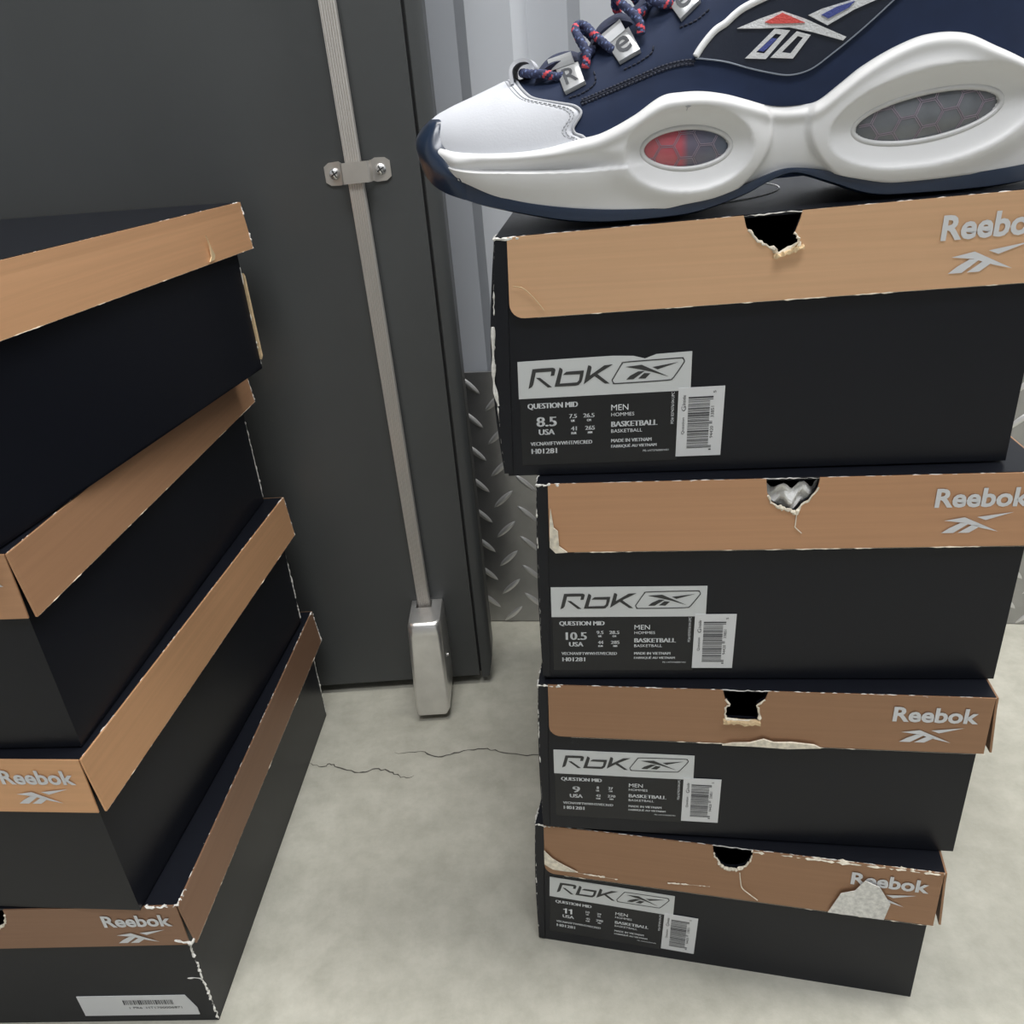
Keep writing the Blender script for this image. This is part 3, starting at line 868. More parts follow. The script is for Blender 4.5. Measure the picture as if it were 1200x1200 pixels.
    if i == 3:
        crk = catmull([(.0085, -.0040, wl + .0165), (.0135, -.0040, wl + .0150), (.0190, -.0041, wl + .0095), (.0235, -.0042, wl + .0035)], 6)
        m = MB(); m.tube(crk, .00025, 5); obj('paper_crease', wp.map(m.v), m.f, 'kraft', flap)
        crk = catmull([(-.0030, -.0020, H * .66), (-.0036, -.0022, H * .52), (-.0038, -.0022, H * .42), (-.0020, -.0022, H * .33)], 6)
        m = MB(); m.tube(crk, [.0009 + .0004 * math.sin(k) for k in range(len(crk))], 5); obj('torn_edge', wp.map(m.v), m.f, 'scuff', lid)
        # thin printed ring on the lid
        m = MB()
        m.tube([(.097 + .055 * math.cos(k * PI / 60), .098 + .055 * math.sin(k * PI / 60), H + .0001) for k in range(120)], .00045, 4, True)
        obj('lid_ring', wp.map(m.v), m.f, 'sticker', lid)

# crumpled tissue showing in the finger hole of the size 10.5 box
wp = WR[2]; H = Hs[2]
rn = random.Random(5); V = []; F = []
nx, nz2 = 20, 14
for i in range(nx + 1):
    for j in range(nz2 + 1):
        x = .117 + .036 * i / nx; z = H - .030 + .024 * j / nz2
        bump = max(0, 1 - ((x - .1345) / .0135) ** 2 - ((z - (H - .0095)) / .0125) ** 2) ** .6
        d = .0062 - bump * (.0062 + .0016 * math.sin(i * .95 + j * .5) + .0010 * math.sin(j * 1.3 - i * .6)) + rn.uniform(-.0004, .0004) * bump
        V.append(wp(x, d, z + .0022 * math.sin(i * 1.1)))
for i in range(nx):
    for j in range(nz2):
        k = i * (nz2 + 1) + j; F.append((k, k + nz2 + 1, k + nz2 + 2, k + 1))
n = len(V); base = V[:]
V += [p + Vector((0.001, .0012, 0)) for p in base]
F += [tuple(q + n for q in reversed(f)) for f in F]
ti = obj('tissue_paper', [p + wp.o for p in V], F, 'tissue', None, origin=tuple(V[n // 2] + wp.o))
tag(ti, 'crumpled white tissue paper showing through the finger hole of the size 10.5 box', 'tissue paper')

# ---- left stack
LA = [(-.2108, .6946, -.0721), (-.2118, .6885, -.1279), (-.2234, .6973, -.0921), (-.1908, .6773, -.2077)]
HLl = [.0370, .0405, .0385, .0355]
ZL = [(0, 0, 0, 0), (.1220, .1228, .1220, .1215), (.2520, .2520, .2525, .2525), (.3815, .3810, .3815, .3815), (.5118, .5128, .5108, .5104)]
HsL = [.1220, .1300, .1295, .1300]
LBL_L = ['black shoe box with dull brown lid at the foot of the left stack',
         'black shoe box with bright copper lid rim, second up in the left stack',
         'black shoe box whose copper rim lies in shadow under the top left box',
         'topmost black shoe box of the left stack, broad copper lid rim']
SHE = [0, .012, .006, .022]
for i in range(4):
    x, y, a = LA[i]
    near = (x + math.sin(a) * L, y - math.cos(a) * L)
    fl = (near[0] - W * math.cos(a), near[1] - W * math.sin(a))
    e = .0004 if i else 0
    wp = Warp(corners(fl, a, ((max(ZL[i]) + e * 1.6,) * 4, ZL[i + 1]), shear=SHE[i]), HsL[i])
    H = HsL[i]; wl = H - HLl[i]
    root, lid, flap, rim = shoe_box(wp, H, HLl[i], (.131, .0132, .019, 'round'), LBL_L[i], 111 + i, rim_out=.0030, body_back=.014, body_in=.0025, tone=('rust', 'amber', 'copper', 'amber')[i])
    root['group'] = GL
    v, f = wear(wp, [(W, L - .012, H - .0008), (W + .0008, L + .0010, H - .0009), (W + .0022, L + .0010, wl + .018), (W + .0042, L + .0010, wl)], 131 + i, .0008, .0013, .75, .0004)
    obj('worn_corner', v, f, 'scuff', rim)
    v, f = wear(wp, [(W - .0025, L - .0142, wl - .012), (W - .0025, L - .0142, .004)], 141 + i, .0008, .002, .5, .0003)
    obj('worn_edge', v, f, 'scuff', root)
    v, f = wear(wp, [(W - .0002, 0, H - .0005), (W, L, H - .0005)], 151 + i, .0004, .0022, .38 if i else .6)
    obj('worn_edge', v, f, 'scuff', lid)
    v, f = wear(wp, [(W + .0040, 0, wl), (W + .0040, L, wl)], 171 + i, .00035, .002, .16, .0001)
    obj('worn_edge', v, f, 'torn', rim)
    if i == 0:
        v, f = wear(wp, [(W - .020, -.0016, H - .001), (W - .004, -.0016, H - .001), (W + .0002, -.0016, H - .0012), (W + .0002, .012, H - .001)], 191, .0012, .0014, .9, .0007)
        obj('torn_corner', v, f, 'scuff', lid)
        v, f = wear(wp, [(W + .0034, -.0016, wl + .004), (W + .002, -.0034, wl + .002), (W - .003, -.0036, wl + .003), (W - .009, -.0036, wl + .0055)], 192, .0013, .0014, .9, .0006)
        obj('torn_corner', v, f, 'scuff', rim)
        v, f = wear(wp, [(W - .0025, -.0002, wl - .002), (W - .0025, -.0002, .052), (W - .0030, -.0004, .046), (W - .0025, -.0002, .040), (W - .0025, -.0002, .002)], 193, .0009, .0015, .72, .0006)
        obj('torn_edge', v, f, 'scuff', root)
        v, f = wear(wp, [(W - .0025, -.0002, .046), (W - .008, -.0003, .0475), (W - .013, -.0003, .047)], 194, .0006, .0015, .8, .0002)
        obj('scratch', v, f, 'scuff', root)
        st = MB()
        a_, f_ = poly_grid([(W - .098, .0075), (W - .0145, .0075), (W - .0145, .0150), (W - .0200, .0290), (W - .098, .0290)], None, 1.0)
        st.add([(p, -.0004 * h - .0001, q) for p, q, h in a_], f_)
        stk = obj('barcode_sticker', wp.map(st.v), st.f, 'sticker', root)
        st = MB()
        for p, q in BARS:
            u_ = W - .066 + p / 100 * .036
            st.add([(u_, -.0007, .0195), (u_ + q * .00036, -.0007, .0195), (u_ + q * .00036, -.0007, .0245), (u_, -.0007, .0245)], [(0, 1, 2, 3)])
        tv, tf = text2d('1 PR6  HT1700006871')
        st.add([(W - .063 + .038 * p, -.0007, .0150 + .0022 * q) for p, q in tv], tf)
        obj('barcode', wp.map(st.v), st.f, 'bar_ink', stk)
    if i == 3:
        v, f = flakes(wp, [[(L - .066, H - .016), (L - .0645, H - .0235), (L - .0655, H - .031), (L - .069, H - .034), (L - .0625, H - .0335), (L - .060, H - .0305), (L - .0632, H - .025)]], W + .0042, .0008, 'side')
        obj('torn_patch', v, f, 'kraft', rim)
        v, f = flakes(wp, [[(L - .0145, H * .55), (L - .0138, H * .60), (L - .0120, H * .58), (L - .0118, H * .08), (L - .0145, H * .06)]], W - .0026, .0018, 'side')
        obj('torn_edge', v, f, 'kraft', root)

# ------------------------------------------------------------------ the sneaker on the top right box
SX = Vector((.9907, -.1339, .0236)); SY = Vector((.1339, .991, 0)); SZ = SX.cross(SY)
SM = Matrix((SX, SY, SZ)).transposed().to_4x4(); SM.translation = Vector((.0032, .4063, .5054)) + SZ * .0012
shoe = empty('sneaker', (0, 0, 0)); shoe.matrix_world = SM
tag(shoe, 'white and navy basketball sneaker standing on top of the right box stack', 'shoe')
def tab(T):
    xs=[a for a,_ in T]; ys=[b for _,b in T]; n=len(T)
    m=[0]*n
    for i in range(n):
        a=max(0,i-1);b=min(n-1,i+1); m[i]=(ys[b]-ys[a])/(xs[b]-xs[a])
    def f(x):
        if x<=xs[0]:return ys[0]
        if x>=xs[-1]:return ys[-1]
        i=bisect.bisect_right(xs,x)-1; h=xs[i+1]-xs[i]; t=(x-xs[i])/h
        return ((2*t**3-3*t*t+1)*ys[i]+(t**3-2*t*t+t)*h*m[i]+(-2*t**3+3*t*t)*ys[i+1]+(t**3-t*t)*h*m[i+1])
    return f
YL=tab([(-.038,.047),(-.036,.036),(-.033,.0295),(-.027,.0225),(-.015,.0145),(0,.0085),(.03,.003),(.06,.001),(.09,.001),(.115,.0045),(.14,.0075),(.165,.006),(.19,.004),(.22,.006),(.24,.012),(.254,.023),(.260,.034),(.262,.043)])
YM=tab([(-.038,.047),(-.036,.058),(-.033,.0645),(-.027,.072),(-.015,.081),(0,.089),(.03,.098),(.06,.103),(.09,.102),(.13,.092),(.16,.085),(.19,.082),(.22,.079),(.24,.073),(.254,.063),(.260,.052),(.262,.043)])
ZT=tab([(-.036,.044),(-.0305,.0505),(-.0219,.0544),(-.0105,.0579),(.0008,.0614),(.0085,.0638),(.022,.0665),(.036,.0705),(.052,.0775),(.0635,.0835),(.0718,.0885),(.09,.101),(.11,.117),(.13,.135),(.15,.148),(.2,.153),(.25,.150),(.262,.145)])
NN=tab([(-.036,2.3),(0,2.4),(.05,2.5),(.1,2.5),(.15,2.6),(.2,3.0),(.262,3.0)])
ZBF=tab([(-.036,.040),(-.030,.0345),(-.02,.029),(0,.0215),(.03,.0145),(.06,.012),(.262,.012)])
def uy(X,Z,off=0):
    """lateral surface Y of the upper at side-view point X,Z"""
    X=min(max(X,-.0355),.2595)
    yl=YL(X)+.0046; ym=YM(X)-.0046
    if ym<yl: yl=ym=(yl+ym)/2
    yc=(yl+ym)/2; hw=(ym-yl)/2; n=NN(X)
    r=min(max((Z-ZBF(X))/(ZT(X)-ZBF(X)),0),1)
    return yc-hw*(1-r**n)**(1/n)

def uyo(X, Z, off=0.0):
    """point on the lateral side of the upper, pushed out by off along the surface normal"""
    e = .0008
    p = Vector((X, uy(X, Z), Z))
    a = Vector((2 * e, uy(X + e, Z) - uy(X - e, Z), 0)); b = Vector((0, uy(X, Z + e) - uy(X, Z - e), 2 * e))
    n = b.cross(a).normalized()
    if n.y > 0: n = -n
    n = Vector((max(-.8, min(.8, n.x)), n.y, n.z)).normalized()
    return p + n * off
ZU = tab([(-.038, .046), (-.03, .041), (-.02, .037), (.0034, .0345), (.0232, .0344), (.043, .0372), (.0528, .0387), (.0671, .0443), (.0797, .0509), (.089, .0516), (.0982, .051), (.1073, .0491), (.1165, .0461), (.1257, .0429), (.133, .0414), (.1421, .0412), (.1481, .0423), (.1566, .048), (.1649, .0537), (.1774, .0597), (.19, .063), (.205, .062), (.22, .055), (.24, .046), (.262, .044)])
ZL_ = tab([(-.038, .034), (-.0135, .0235), (.0014, .0164), (.0212, .0108), (.0511, .0062), (.08, .0045), (.0886, .0055), (.103, .0071), (.1175, .011), (.1313, .0151), (.138, .0156), (.15, .0137), (.1643, .0095), (.183, .006), (.262, .008)])
ZO = tab([(-.038, .0520), (-.0305, .0505), (-.027, .044), (-.021, .0375), (-.0185, .033), (-.016, .028), (-.0135, .0240), (.0014, .0168), (.0212, .0112), (.0511, .0066), (.08, .0049), (.0886, .0059), (.103, .0075), (.1175, .0114), (.1313, .0155), (.138, .016), (.15, .0141), (.1643, .0099), (.183, .0064), (.262, .0084)])
ZBT = tab([(-.038, .036), (-.036, .029), (-.028, .0205), (-.0115, .0135), (.003, .0095), (.02, .0053), (.037, .0018), (.055, 0), (.085, 0), (.0984, .0014), (.1176, .0063), (.1314, .0118), (.1399, .0128), (.1552, .0075), (.17, .0018), (.182, 0), (.245, 0), (.262, .005)])
CREST = tab([(-.038, .036), (-.0135, .0287), (.0105, .0261), (.0422, .0242), (.0676, .024), (.09, .024)])
def sst(a, b, x):
    t = min(1, max(0, (x - a) / (b - a))); return t * t * (3 - 2 * t)
P1 = (.0903, .0290, .0194, .0083); D1 = (.0910, .0285, .0280, .0172)
P2 = (.1940, .0318, .0300, .0092); D2 = (.1950, .0315, .0425, .0190)
def ell(E, x, z, rot=0.0):
    c, s = math.cos(rot), math.sin(rot); dx, dz = x - E[0], z - E[1]
    a, b = (c * dx + s * dz) / E[2], (-s * dx + c * dz) / E[3]
    return math.sqrt(a * a + b * b)
R1_, R2_ = -.05, .10
def disp(x, z):
    """relief of the midsole wall"""
    zl, zu = ZL_(x), ZU(x); t = min(1, max(0, (z - zl) / max(1e-5, zu - zl)))
    d = .0010 * math.sin(PI * t)
    d += .0018 * math.exp(-((zu - z - .0035) / .0028) ** 2)                    # soft lip under the upper
    k = 1 - sst(.046, .074, x)
    zc = CREST(x)
    if k > 0:
        g = -.0027 * sst(0, .0007, z - zc) * (1 - sst(.0020, .0080, z - zc))    # long groove
        c = .0022 * (1 - sst(0, .0006, z - zc)) * (1 - 1.2 * sst(0, .018, zc - z))
        d += k * (g * sst(-.018, -.002, x) + c)
    # raised lobes round the two windows
    for W_, D_, rot in ((P1, D1, R1_), (P2, D2, R2_)):
        e = ell(D_, x, z, rot)
        if e > 1: d += .0030 * math.exp(-((e - 1) / .34) ** 2)
        else:
            ww = ell(W_, x, z, rot)
            if ww < 1: d += -.0042
            else:
                s = (1 - e) / max(1e-6, (1 - e) + (ww - 1) * .55)
                d += .0030 - .0058 * (s ** .65)
    d *= .2 + .8 * sst(-.024, -.015, x)
    # thinner waist between the lobes, with a crease on each side
    xa = .1290 - 28 * (z - .032) ** 2
    xb = .1430 + 28 * (z - .033) ** 2
    d -= .0030 * sst(xa - .0022, xa + .0006, x) * (1 - sst(xb - .0006, xb + .0022, x))
    return d

def loop_stations(n):
    """closed outline of the sole seen from above: toe tip, lateral side to the heel, back along the medial side"""
    xs = []
    for i in range(n + 1):
        t = i / n
        xs.append(t)
    x0, x1 = -.038, .262
    out = []
    lat = []
    k = 400
    pts = []
    for i in range(k + 1):
        a = PI * i / k; x = (x0 + x1) / 2 - (x1 - x0) / 2 * math.cos(a)
        pts.append((x, YL(x)))
    for i in range(k - 1, 0, -1):
        a = PI * i / k; x = (x0 + x1) / 2 - (x1 - x0) / 2 * math.cos(a)
        pts.append((x, YM(x)))
    # resample by arc length
    d = [0]
    for i in range(len(pts)):
        p, q = pts[i], pts[(i + 1) % len(pts)]; d.append(d[-1] + math.hypot(q[0] - p[0], q[1] - p[1]))
    T = d[-1]; res = []; j = 0
    for i in range(n):
        s = T * i / n
        while d[j + 1] < s: j += 1
        f = (s - d[j]) / max(1e-9, d[j + 1] - d[j]); p, q = pts[j], pts[(j + 1) % len(pts)]
        res.append((p[0] + (q[0] - p[0]) * f, p[1] + (q[1] - p[1]) * f))
    nr = []
    for i in range(n):
        acc = Vector((0, 0))
        for w_ in (2, 5):
            p, q = res[(i - w_) % n], res[(i + w_) % n]; tx, ty = q[0] - p[0], q[1] - p[1]; l = math.hypot(tx, ty)
            acc += Vector((ty / l, -tx / l))
        acc.normalize(); nr.append((acc.x, acc.y))
    return res, nr
NS = 720
OUT, NRM = loop_stations(NS)
# midsole
NT = 56
V = []; F = []
rows = NT + 5
for (x, y), (nx_, ny_) in zip(OUT, NRM):
    zl, zu = ZL_(x), ZU(x)
    def pt(ins, z): return (x - nx_ * ins, y - ny_ * ins, z)
    V.append(pt(.012, zl + .0008)); V.append(pt(.0012, zl))
    for j in range(NT + 1):
        z = zl + (zu - zl) * j / NT
        rnd_ = .0016 * (max(0, 1 - (zu - z) / .0022) ** 2)
        V.append(pt(-disp(x, z) + rnd_, z))
    V.append(pt(.0035, zu + .0002)); V.append(pt(.0075, zu - .003))
for i in range(NS):
    j = (i + 1) % NS
    for r in range(rows - 1): F.append((i * rows + r, j * rows + r, j * rows + r + 1, i * rows + r + 1))
mid = obj('midsole', V, F, 'mid', shoe, smooth=True)
# outsole with the toe bumper
V = []; F = []; rows = 17
for (x, y), (nx_, ny_) in zip(OUT, NRM):
    zl, zo, zb = ZL_(x), ZO(x), min(ZBT(x), ZL_(x) - .0012)
    tall = max(0, min(1, (zo - zl) / .012))
    yc = (YL(x) + YM(x)) / 2
    def pt(ins, z): return (x - nx_ * ins, y - ny_ * ins, z)
    V.append((min(max(x, -.02), .24), yc, ZBT(min(max(x, -.02), .24)) + .0005)); V.append(pt(.012, zb)); V.append(pt(.003, zb)); V.append(pt(.0009, zb + .0006))
    for k in range(10):
        t = k / 9; z = zb + .0012 + (zo - zb - .0012) * t
        bulge = .0012 + .0008 * tall + .0016 * tall * math.sin(PI * t)
        ins = 0
        if tall > .05 and z > zl: ins = -(disp(x, max(z, zl)) if z < ZU(x) else 0) * (1 - tall)
        V.append(pt(-bulge * (.5 if tall < .05 else 1) + ins + .021 * tall * max(0, t - .45) ** 1.7, z))
    V.append(pt(.0010 + .0075 * tall, zo + .0001)); V.append(pt(.004 + .010 * tall, zo - .0012)); V.append(pt(.010 + .008 * tall, zo - .003))
for i in range(NS):
    j = (i + 1) % NS
    for r in range(rows - 1): F.append((i * rows + r, j * rows + r, j * rows + r + 1, i * rows + r + 1))
obj('outsole', V, F, 'outs', shoe, smooth=True, sharp=60)

# windows in the sole, both sides
def pod(E, rot, m, med):
    c, s = math.cos(rot), math.sin(rot)
    def side(x, z, dd): return (YM(x) + dd, ) if med else (YL(x) - dd, )
    def P(a, b, dd):
        x = E[0] + c * a * E[2] - s * b * E[3]; z = E[1] + s * a * E[2] + c * b * E[3]
        return (x, side(x, z, dd)[0], z)
    V = [P(0, 0, -.0004)]; F = []; n = 48; K = 8
    for k in range(1, K + 1):
        r = .98 * k / K
        for i in range(n): V.append(P(r * math.cos(2 * PI * i / n), r * math.sin(2 * PI * i / n), -.0004 - .0026 * r * r))
    for i in range(n): F.append((0, 1 + i, 1 + (i + 1) % n))
    for k in range(1, K):
        for i in range(n): F.append((1 + (k - 1) * n + i, 1 + (k - 1) * n + (i + 1) % n, 1 + k * n + (i + 1) % n, 1 + k * n + i))
    w_ = obj('sole_window', V, F, m, shoe, smooth=True)
    mb = MB(); mb.tube([P(1.03 * math.cos(2 * PI * i / n), 1.05 * math.sin(2 * PI * i / n), -.0022) for i in range(n)], .0013, 8, True)
    obj('window_rim', mb.v, mb.f, 'wframe', w_, smooth=True)
    mb = MB(); R = .0058
    for i in range(-6, 7):
        for j in range(-3, 4):
            hx = i * 1.5 * R; hz = (j + (.5 if i % 2 else 0)) * math.sqrt(3) * R + .0012
            ring = [(hx + R * .93 * math.cos(k * PI / 3), hz + R * .93 * math.sin(k * PI / 3)) for k in range(6)]
            for k in range(6):
                seg = []
                for q in range(7):
                    t = q / 6; px3 = ring[k][0] + (ring[(k + 1) % 6][0] - ring[k][0]) * t; pz3 = ring[k][1] + (ring[(k + 1) % 6][1] - ring[k][1]) * t
                    a, b = px3 / E[2], pz3 / E[3]
                    if a * a + b * b < .90:
                        seg.append(P(a, b, -.0003 - .0026 * (a * a + b * b)))
                if len(seg) > 1: mb.tube(seg, .00020, 4)
    obj('honeycomb', mb.v, mb.f, 'hexl', w_)
for med in (False, True):
    pod(P1, R1_, 'pod', med); pod(P2, R2_, 'podg', med)

# upper shell
CO = tab([(.10, .140), (.118, .128), (.14, .120), (.17, .112), (.2, .108), (.23, .112), (.258, .121), (.262, .122)])
def upt(X, th):
    yl = YL(X) + .0046; ym = YM(X) - .0046
    if ym < yl: yl = ym = (yl + ym) / 2
    yc = (yl + ym) / 2; hw = (ym - yl) / 2; n = NN(X); c = math.cos(th)
    return Vector((X, yc - hw * math.copysign(abs(c) ** (2 / n), c), ZBF(X) + (ZT(X) - ZBF(X)) * abs(math.sin(th)) ** (2 / n)))
V = []; F = []; NX, NTH = 150, 72
Xs = [-.0355 + (.295) * (1 - math.cos(PI * i / NX)) / 2 for i in range(NX + 1)]
for X in Xs:
    for j in range(NTH + 1): V.append(upt(X, PI * j / NTH))
for i in range(NX):
    for j in range(NTH):
        q = (i * (NTH + 1) + j, (i + 1) * (NTH + 1) + j, (i + 1) * (NTH + 1) + j + 1, i * (NTH + 1) + j + 1)
        if Xs[i] > .112 and max(V[a].z for a in q) > CO(Xs[i]): continue
        F.append(q)
up = obj('upper', V, F, 'navy', shoe, smooth=True)
so = up.modifiers.new('lining_thickness', 'SOLIDIFY'); so.thickness = .003; so.offset = 1 if False else -1
# padded collar round the opening
P = []
for X in [.118 + .141 * i / 24 for i in range(25)]:
    z = CO(X); P.append((X, uy(X, z) + .001, z))
Pm = [(x, YL(x) + YM(x) - y, z) for x, y, z in P]
ring = catmull(P + Pm[::-1], 3, True)
mb = MB(); mb.tube(ring, .0055, 10, True); obj('collar', mb.v, mb.f, 'lining', shoe, smooth=True)
# tongue
V = []; F = []
ts = [(.030, .068), (.045, .073), (.060, .082), (.075, .0925), (.09, .104), (.105, .121), (.114, .134), (.119, .143), (.122, .149)]
cl = catmull([(x, 0, z) for x, z in ts], 4)
for i, p in enumerate(cl):
    yc = (YL(p.x) + YM(p.x)) / 2; wd = .016 + .014 * i / len(cl)
    t = (cl[min(i + 1, len(cl) - 1)] - cl[max(0, i - 1)]).normalized(); nn = Vector((-t.z, 0, t.x))
    for h in (0, 1):
        for k in range(9):
            a = -1 + k / 4
            V.append(p + Vector((0, yc + a * wd, 0)) + nn * ((.0005 if h else -.0055) - .006 * a * a))
for i in range(len(cl) - 1):
    for k in range(8):
        a = i * 18 + k
        F += [(a, a + 1, a + 19, a + 18), (a + 9, a + 27, a + 28, a + 10)]
    for k in (0, 8): a = i * 18 + k; F.append((a, a + 18, a + 27, a + 9))
m_ = (len(cl) - 1) * 18
F += [(m_ + k, m_ + k + 1, m_ + k + 10, m_ + k + 9) for k in range(8)] + [(k, k + 1, k + 10, k + 9) for k in range(8)]
obj('tongue', V, F, 'navyw', shoe, smooth=True, sharp=60)

# white toe cap with curled rear boundary
def th_of(X, Z):
    r = min(1, max(0, (Z - ZBF(X)) / (ZT(X) - ZBF(X)))); return math.asin(min(1, r ** (NN(X) / 2)))
bd = [(.050, .020), (.0470, .034), (.0438, .038), (.0407, .0393), (.0397, .0416), (.0414, .0442), (.0431, .0462), (.0436, .0482), (.0406, .0506), (.0339, .0523), (.024, .0547), (.0199, .0565), (.0157, .0605), (.0125, .0640)]
tb = [(th_of(x, z), x) for x, z in bd]
for i in range(1, len(tb)):
    if tb[i][0] <= tb[i - 1][0]: tb[i] = (tb[i - 1][0] + .004, tb[i][1])
tb.append((PI / 2, .0112)) if tb[-1][0] < PI / 2 - .02 else None
XB = tab([(a, b) for a, b in tb])
def cap_pt(X, th, off):
    e = .0006
    Xc = max(-.0350, X)
    p = upt(Xc, th); a = upt(Xc + e, th) - upt(max(-.0354, Xc - e), th); b = upt(Xc, th + .01) - upt(Xc, th - .01)
    n = a.cross(b)
    if n.length < 1e-12: n = Vector((0, 0, 1))
    n.normalize()
    c = Vector((Xc, (YL(Xc) + YM(Xc)) / 2, .02))
    if n.dot(p - c) < 0: n = -n
    return p + n * off
V = []; F = []; NI, NJ = 64, 160
for j in range(NJ + 1):
    th = .02 + (PI - .04) * j / NJ
    xb = XB(th if th < PI / 2 else PI - th)
    for i in range(NI + 1):
        s = 1 - math.cos(PI / 2 * i / NI); X = -.0352 + (xb + .0352) * s
        edge = (xb - X)
        off = .0016 * min(1, math.sqrt(max(0, edge) / .0012)) + .0
        off -= .0005 * math.exp(-((edge - .0032) / .0006) ** 2)         # stitched groove behind the edge
        V.append(cap_pt(X, th, off + .0001))
for j in range(NJ):
    for i in range(NI):
        F.append((j * (NI + 1) + i, (j + 1) * (NI + 1) + i, (j + 1) * (NI + 1) + i + 1, j * (NI + 1) + i + 1))
cap = obj('toe_cap', V, F, 'toe', shoe, smooth=True)
# grey binding and double stitching along its rear edge
for med in (0, 1):
    mb = MB(); P = []
    for k in range(90):
        th = .30 + (PI / 2 - .34) * k / 89; P.append(cap_pt(XB(th) + .0004, PI - th if med else th, .0008))
    mb.tube(P, .0007, 6); obj('cap_binding', mb.v, mb.f, 'grey', cap, smooth=True)
    for rr in (.0028, .0044):
        mb = MB(); P = []; R = []
        for k in range(300):
            th = .32 + (PI / 2 - .36) * k / 299
            on = k % 6 < 4; P.append(cap_pt(XB(th) - rr, PI - th if med else th, .0016 if on else .0006)); R.append(.00036 if on else .00005)
        mb.tube(P, R, 5); obj('cap_stitching', mb.v, mb.f, 'grey', cap)

def side_patch(name, poly, off, thick, m, parent, step=.003):
    a, f = poly_grid(poly, step, 1.0)
    for med in (0, 1):
        V = []; F = []; n = 0
        for x, z, h in a:
            p = uyo(x, z, off - thick * (1 - h))
            if med: p.y = YL(x) + YM(x) - p.y
            V.append(p)
        F += [tuple(i + n for i in q) for q in f]
        o = obj(name, V, F, m, parent[med] if isinstance(parent, list) else parent, smooth=True, sharp=50)
        made[(name, med)] = o
    return [made[(name, 0)], made[(name, 1)]]
made = {}
def smooth_poly(P, n=4): return [(p.x, p.y) for p in catmull([(x, z, 0) for x, z in P], n)]
low = [(.0951, .0640), (.0988, .0634), (.108, .0614), (.1180, .0580), (.1265, .0555), (.1358, .0536), (.1448, .055), (.1533, .06), (.1615, .0655), (.1695, .0715), (.1773, .0778), (.19, .088), (.206, .103)]
pipe = [(.0951, .0647), (.0977, .0681), (.1015, .072), (.1044, .0743), (.1081, .0761), (.1117, .0787), (.1153, .0808), (.12, .0826), (.1249, .0842), (.1313, .0864), (.139, .092), (.146, .100), (.150, .112)]
poly = smooth_poly(low) + [(.206, .1045), (.18, .107), (.15, .112)] + smooth_poly(pipe)[::-1][1:]
panel = side_patch('ankle_panel', poly, .0012, .0016, 'navy2', shoe)
for med in (0, 1):
    def mir(p):
        if med: p = Vector((p.x, YL(p.x) + YM(p.x) - p.y, p.z))
        return p
    mb = MB(); mb.tube([mir(uyo(x, z, .0014)) for x, z in smooth_poly(pipe, 6)], .0015, 10)
    obj('piping', mb.v, mb.f, 'pip', shoe, smooth=True)
    mb = MB(); mb.tube([mir(uyo(x, z, .0013)) for x, z in smooth_poly(low, 6)], .00035, 6)
    obj('panel_seam', mb.v, mb.f, 'seam', panel[med], smooth=True)
    # stitch rows: a double row along the eyestay seam, single arcs round the tags
    rows_ = [([(.0445, .0512), (.0575, .0547), (.0703, .0583), (.0813, .0612), (.089, .0623), (.0945, .0622)], .0006, .0017),
             ([(.0445, .0530), (.0575, .0565), (.0703, .0600), (.0813, .0628), (.089, .0638), (.0935, .0638)], .0006, .0017),
             ([(.0388, .0544), (.0446, .0556), (.0496, .058), (.0513, .0603), (.0507, .064)], .0004, .0021),
             ([(.0642, .0633), (.0706, .0654), (.0762, .0683), (.0775, .0711)], .0004, .0021),
             ([(.0890, .077), (.0960, .079), (.1015, .0825)], .0004, .0021)]
    for pts, rr, sp in rows_:
        c_ = catmull([(x, z, 0) for x, z in pts], 40); acc = 0; P = []; R = []
        for a, b in zip(c_, c_[1:]):
            acc += (b - a).length; on = (acc % sp) / sp < .6
            P.append(mir(uyo(a.x, a.y, .0003 if on else -.0009))); R.append(rr if on else .00004)
        mb = MB(); mb.tube(P, R, 6); obj('stitching', mb.v, mb.f, 'navyk', up, smooth=True)
    # seam relief between the vamp and the eyestay
    mb = MB(); mb.tube([mir(uyo(x, z, .0001)) for x, z in smooth_poly([(.0440, .0522), (.0575, .0556), (.0703, .0592), (.0813, .0620), (.089, .0630), (.0951, .0633)], 6)], .0005, 6)
    obj('eyestay_seam', mb.v, mb.f, 'navyk', up, smooth=True)
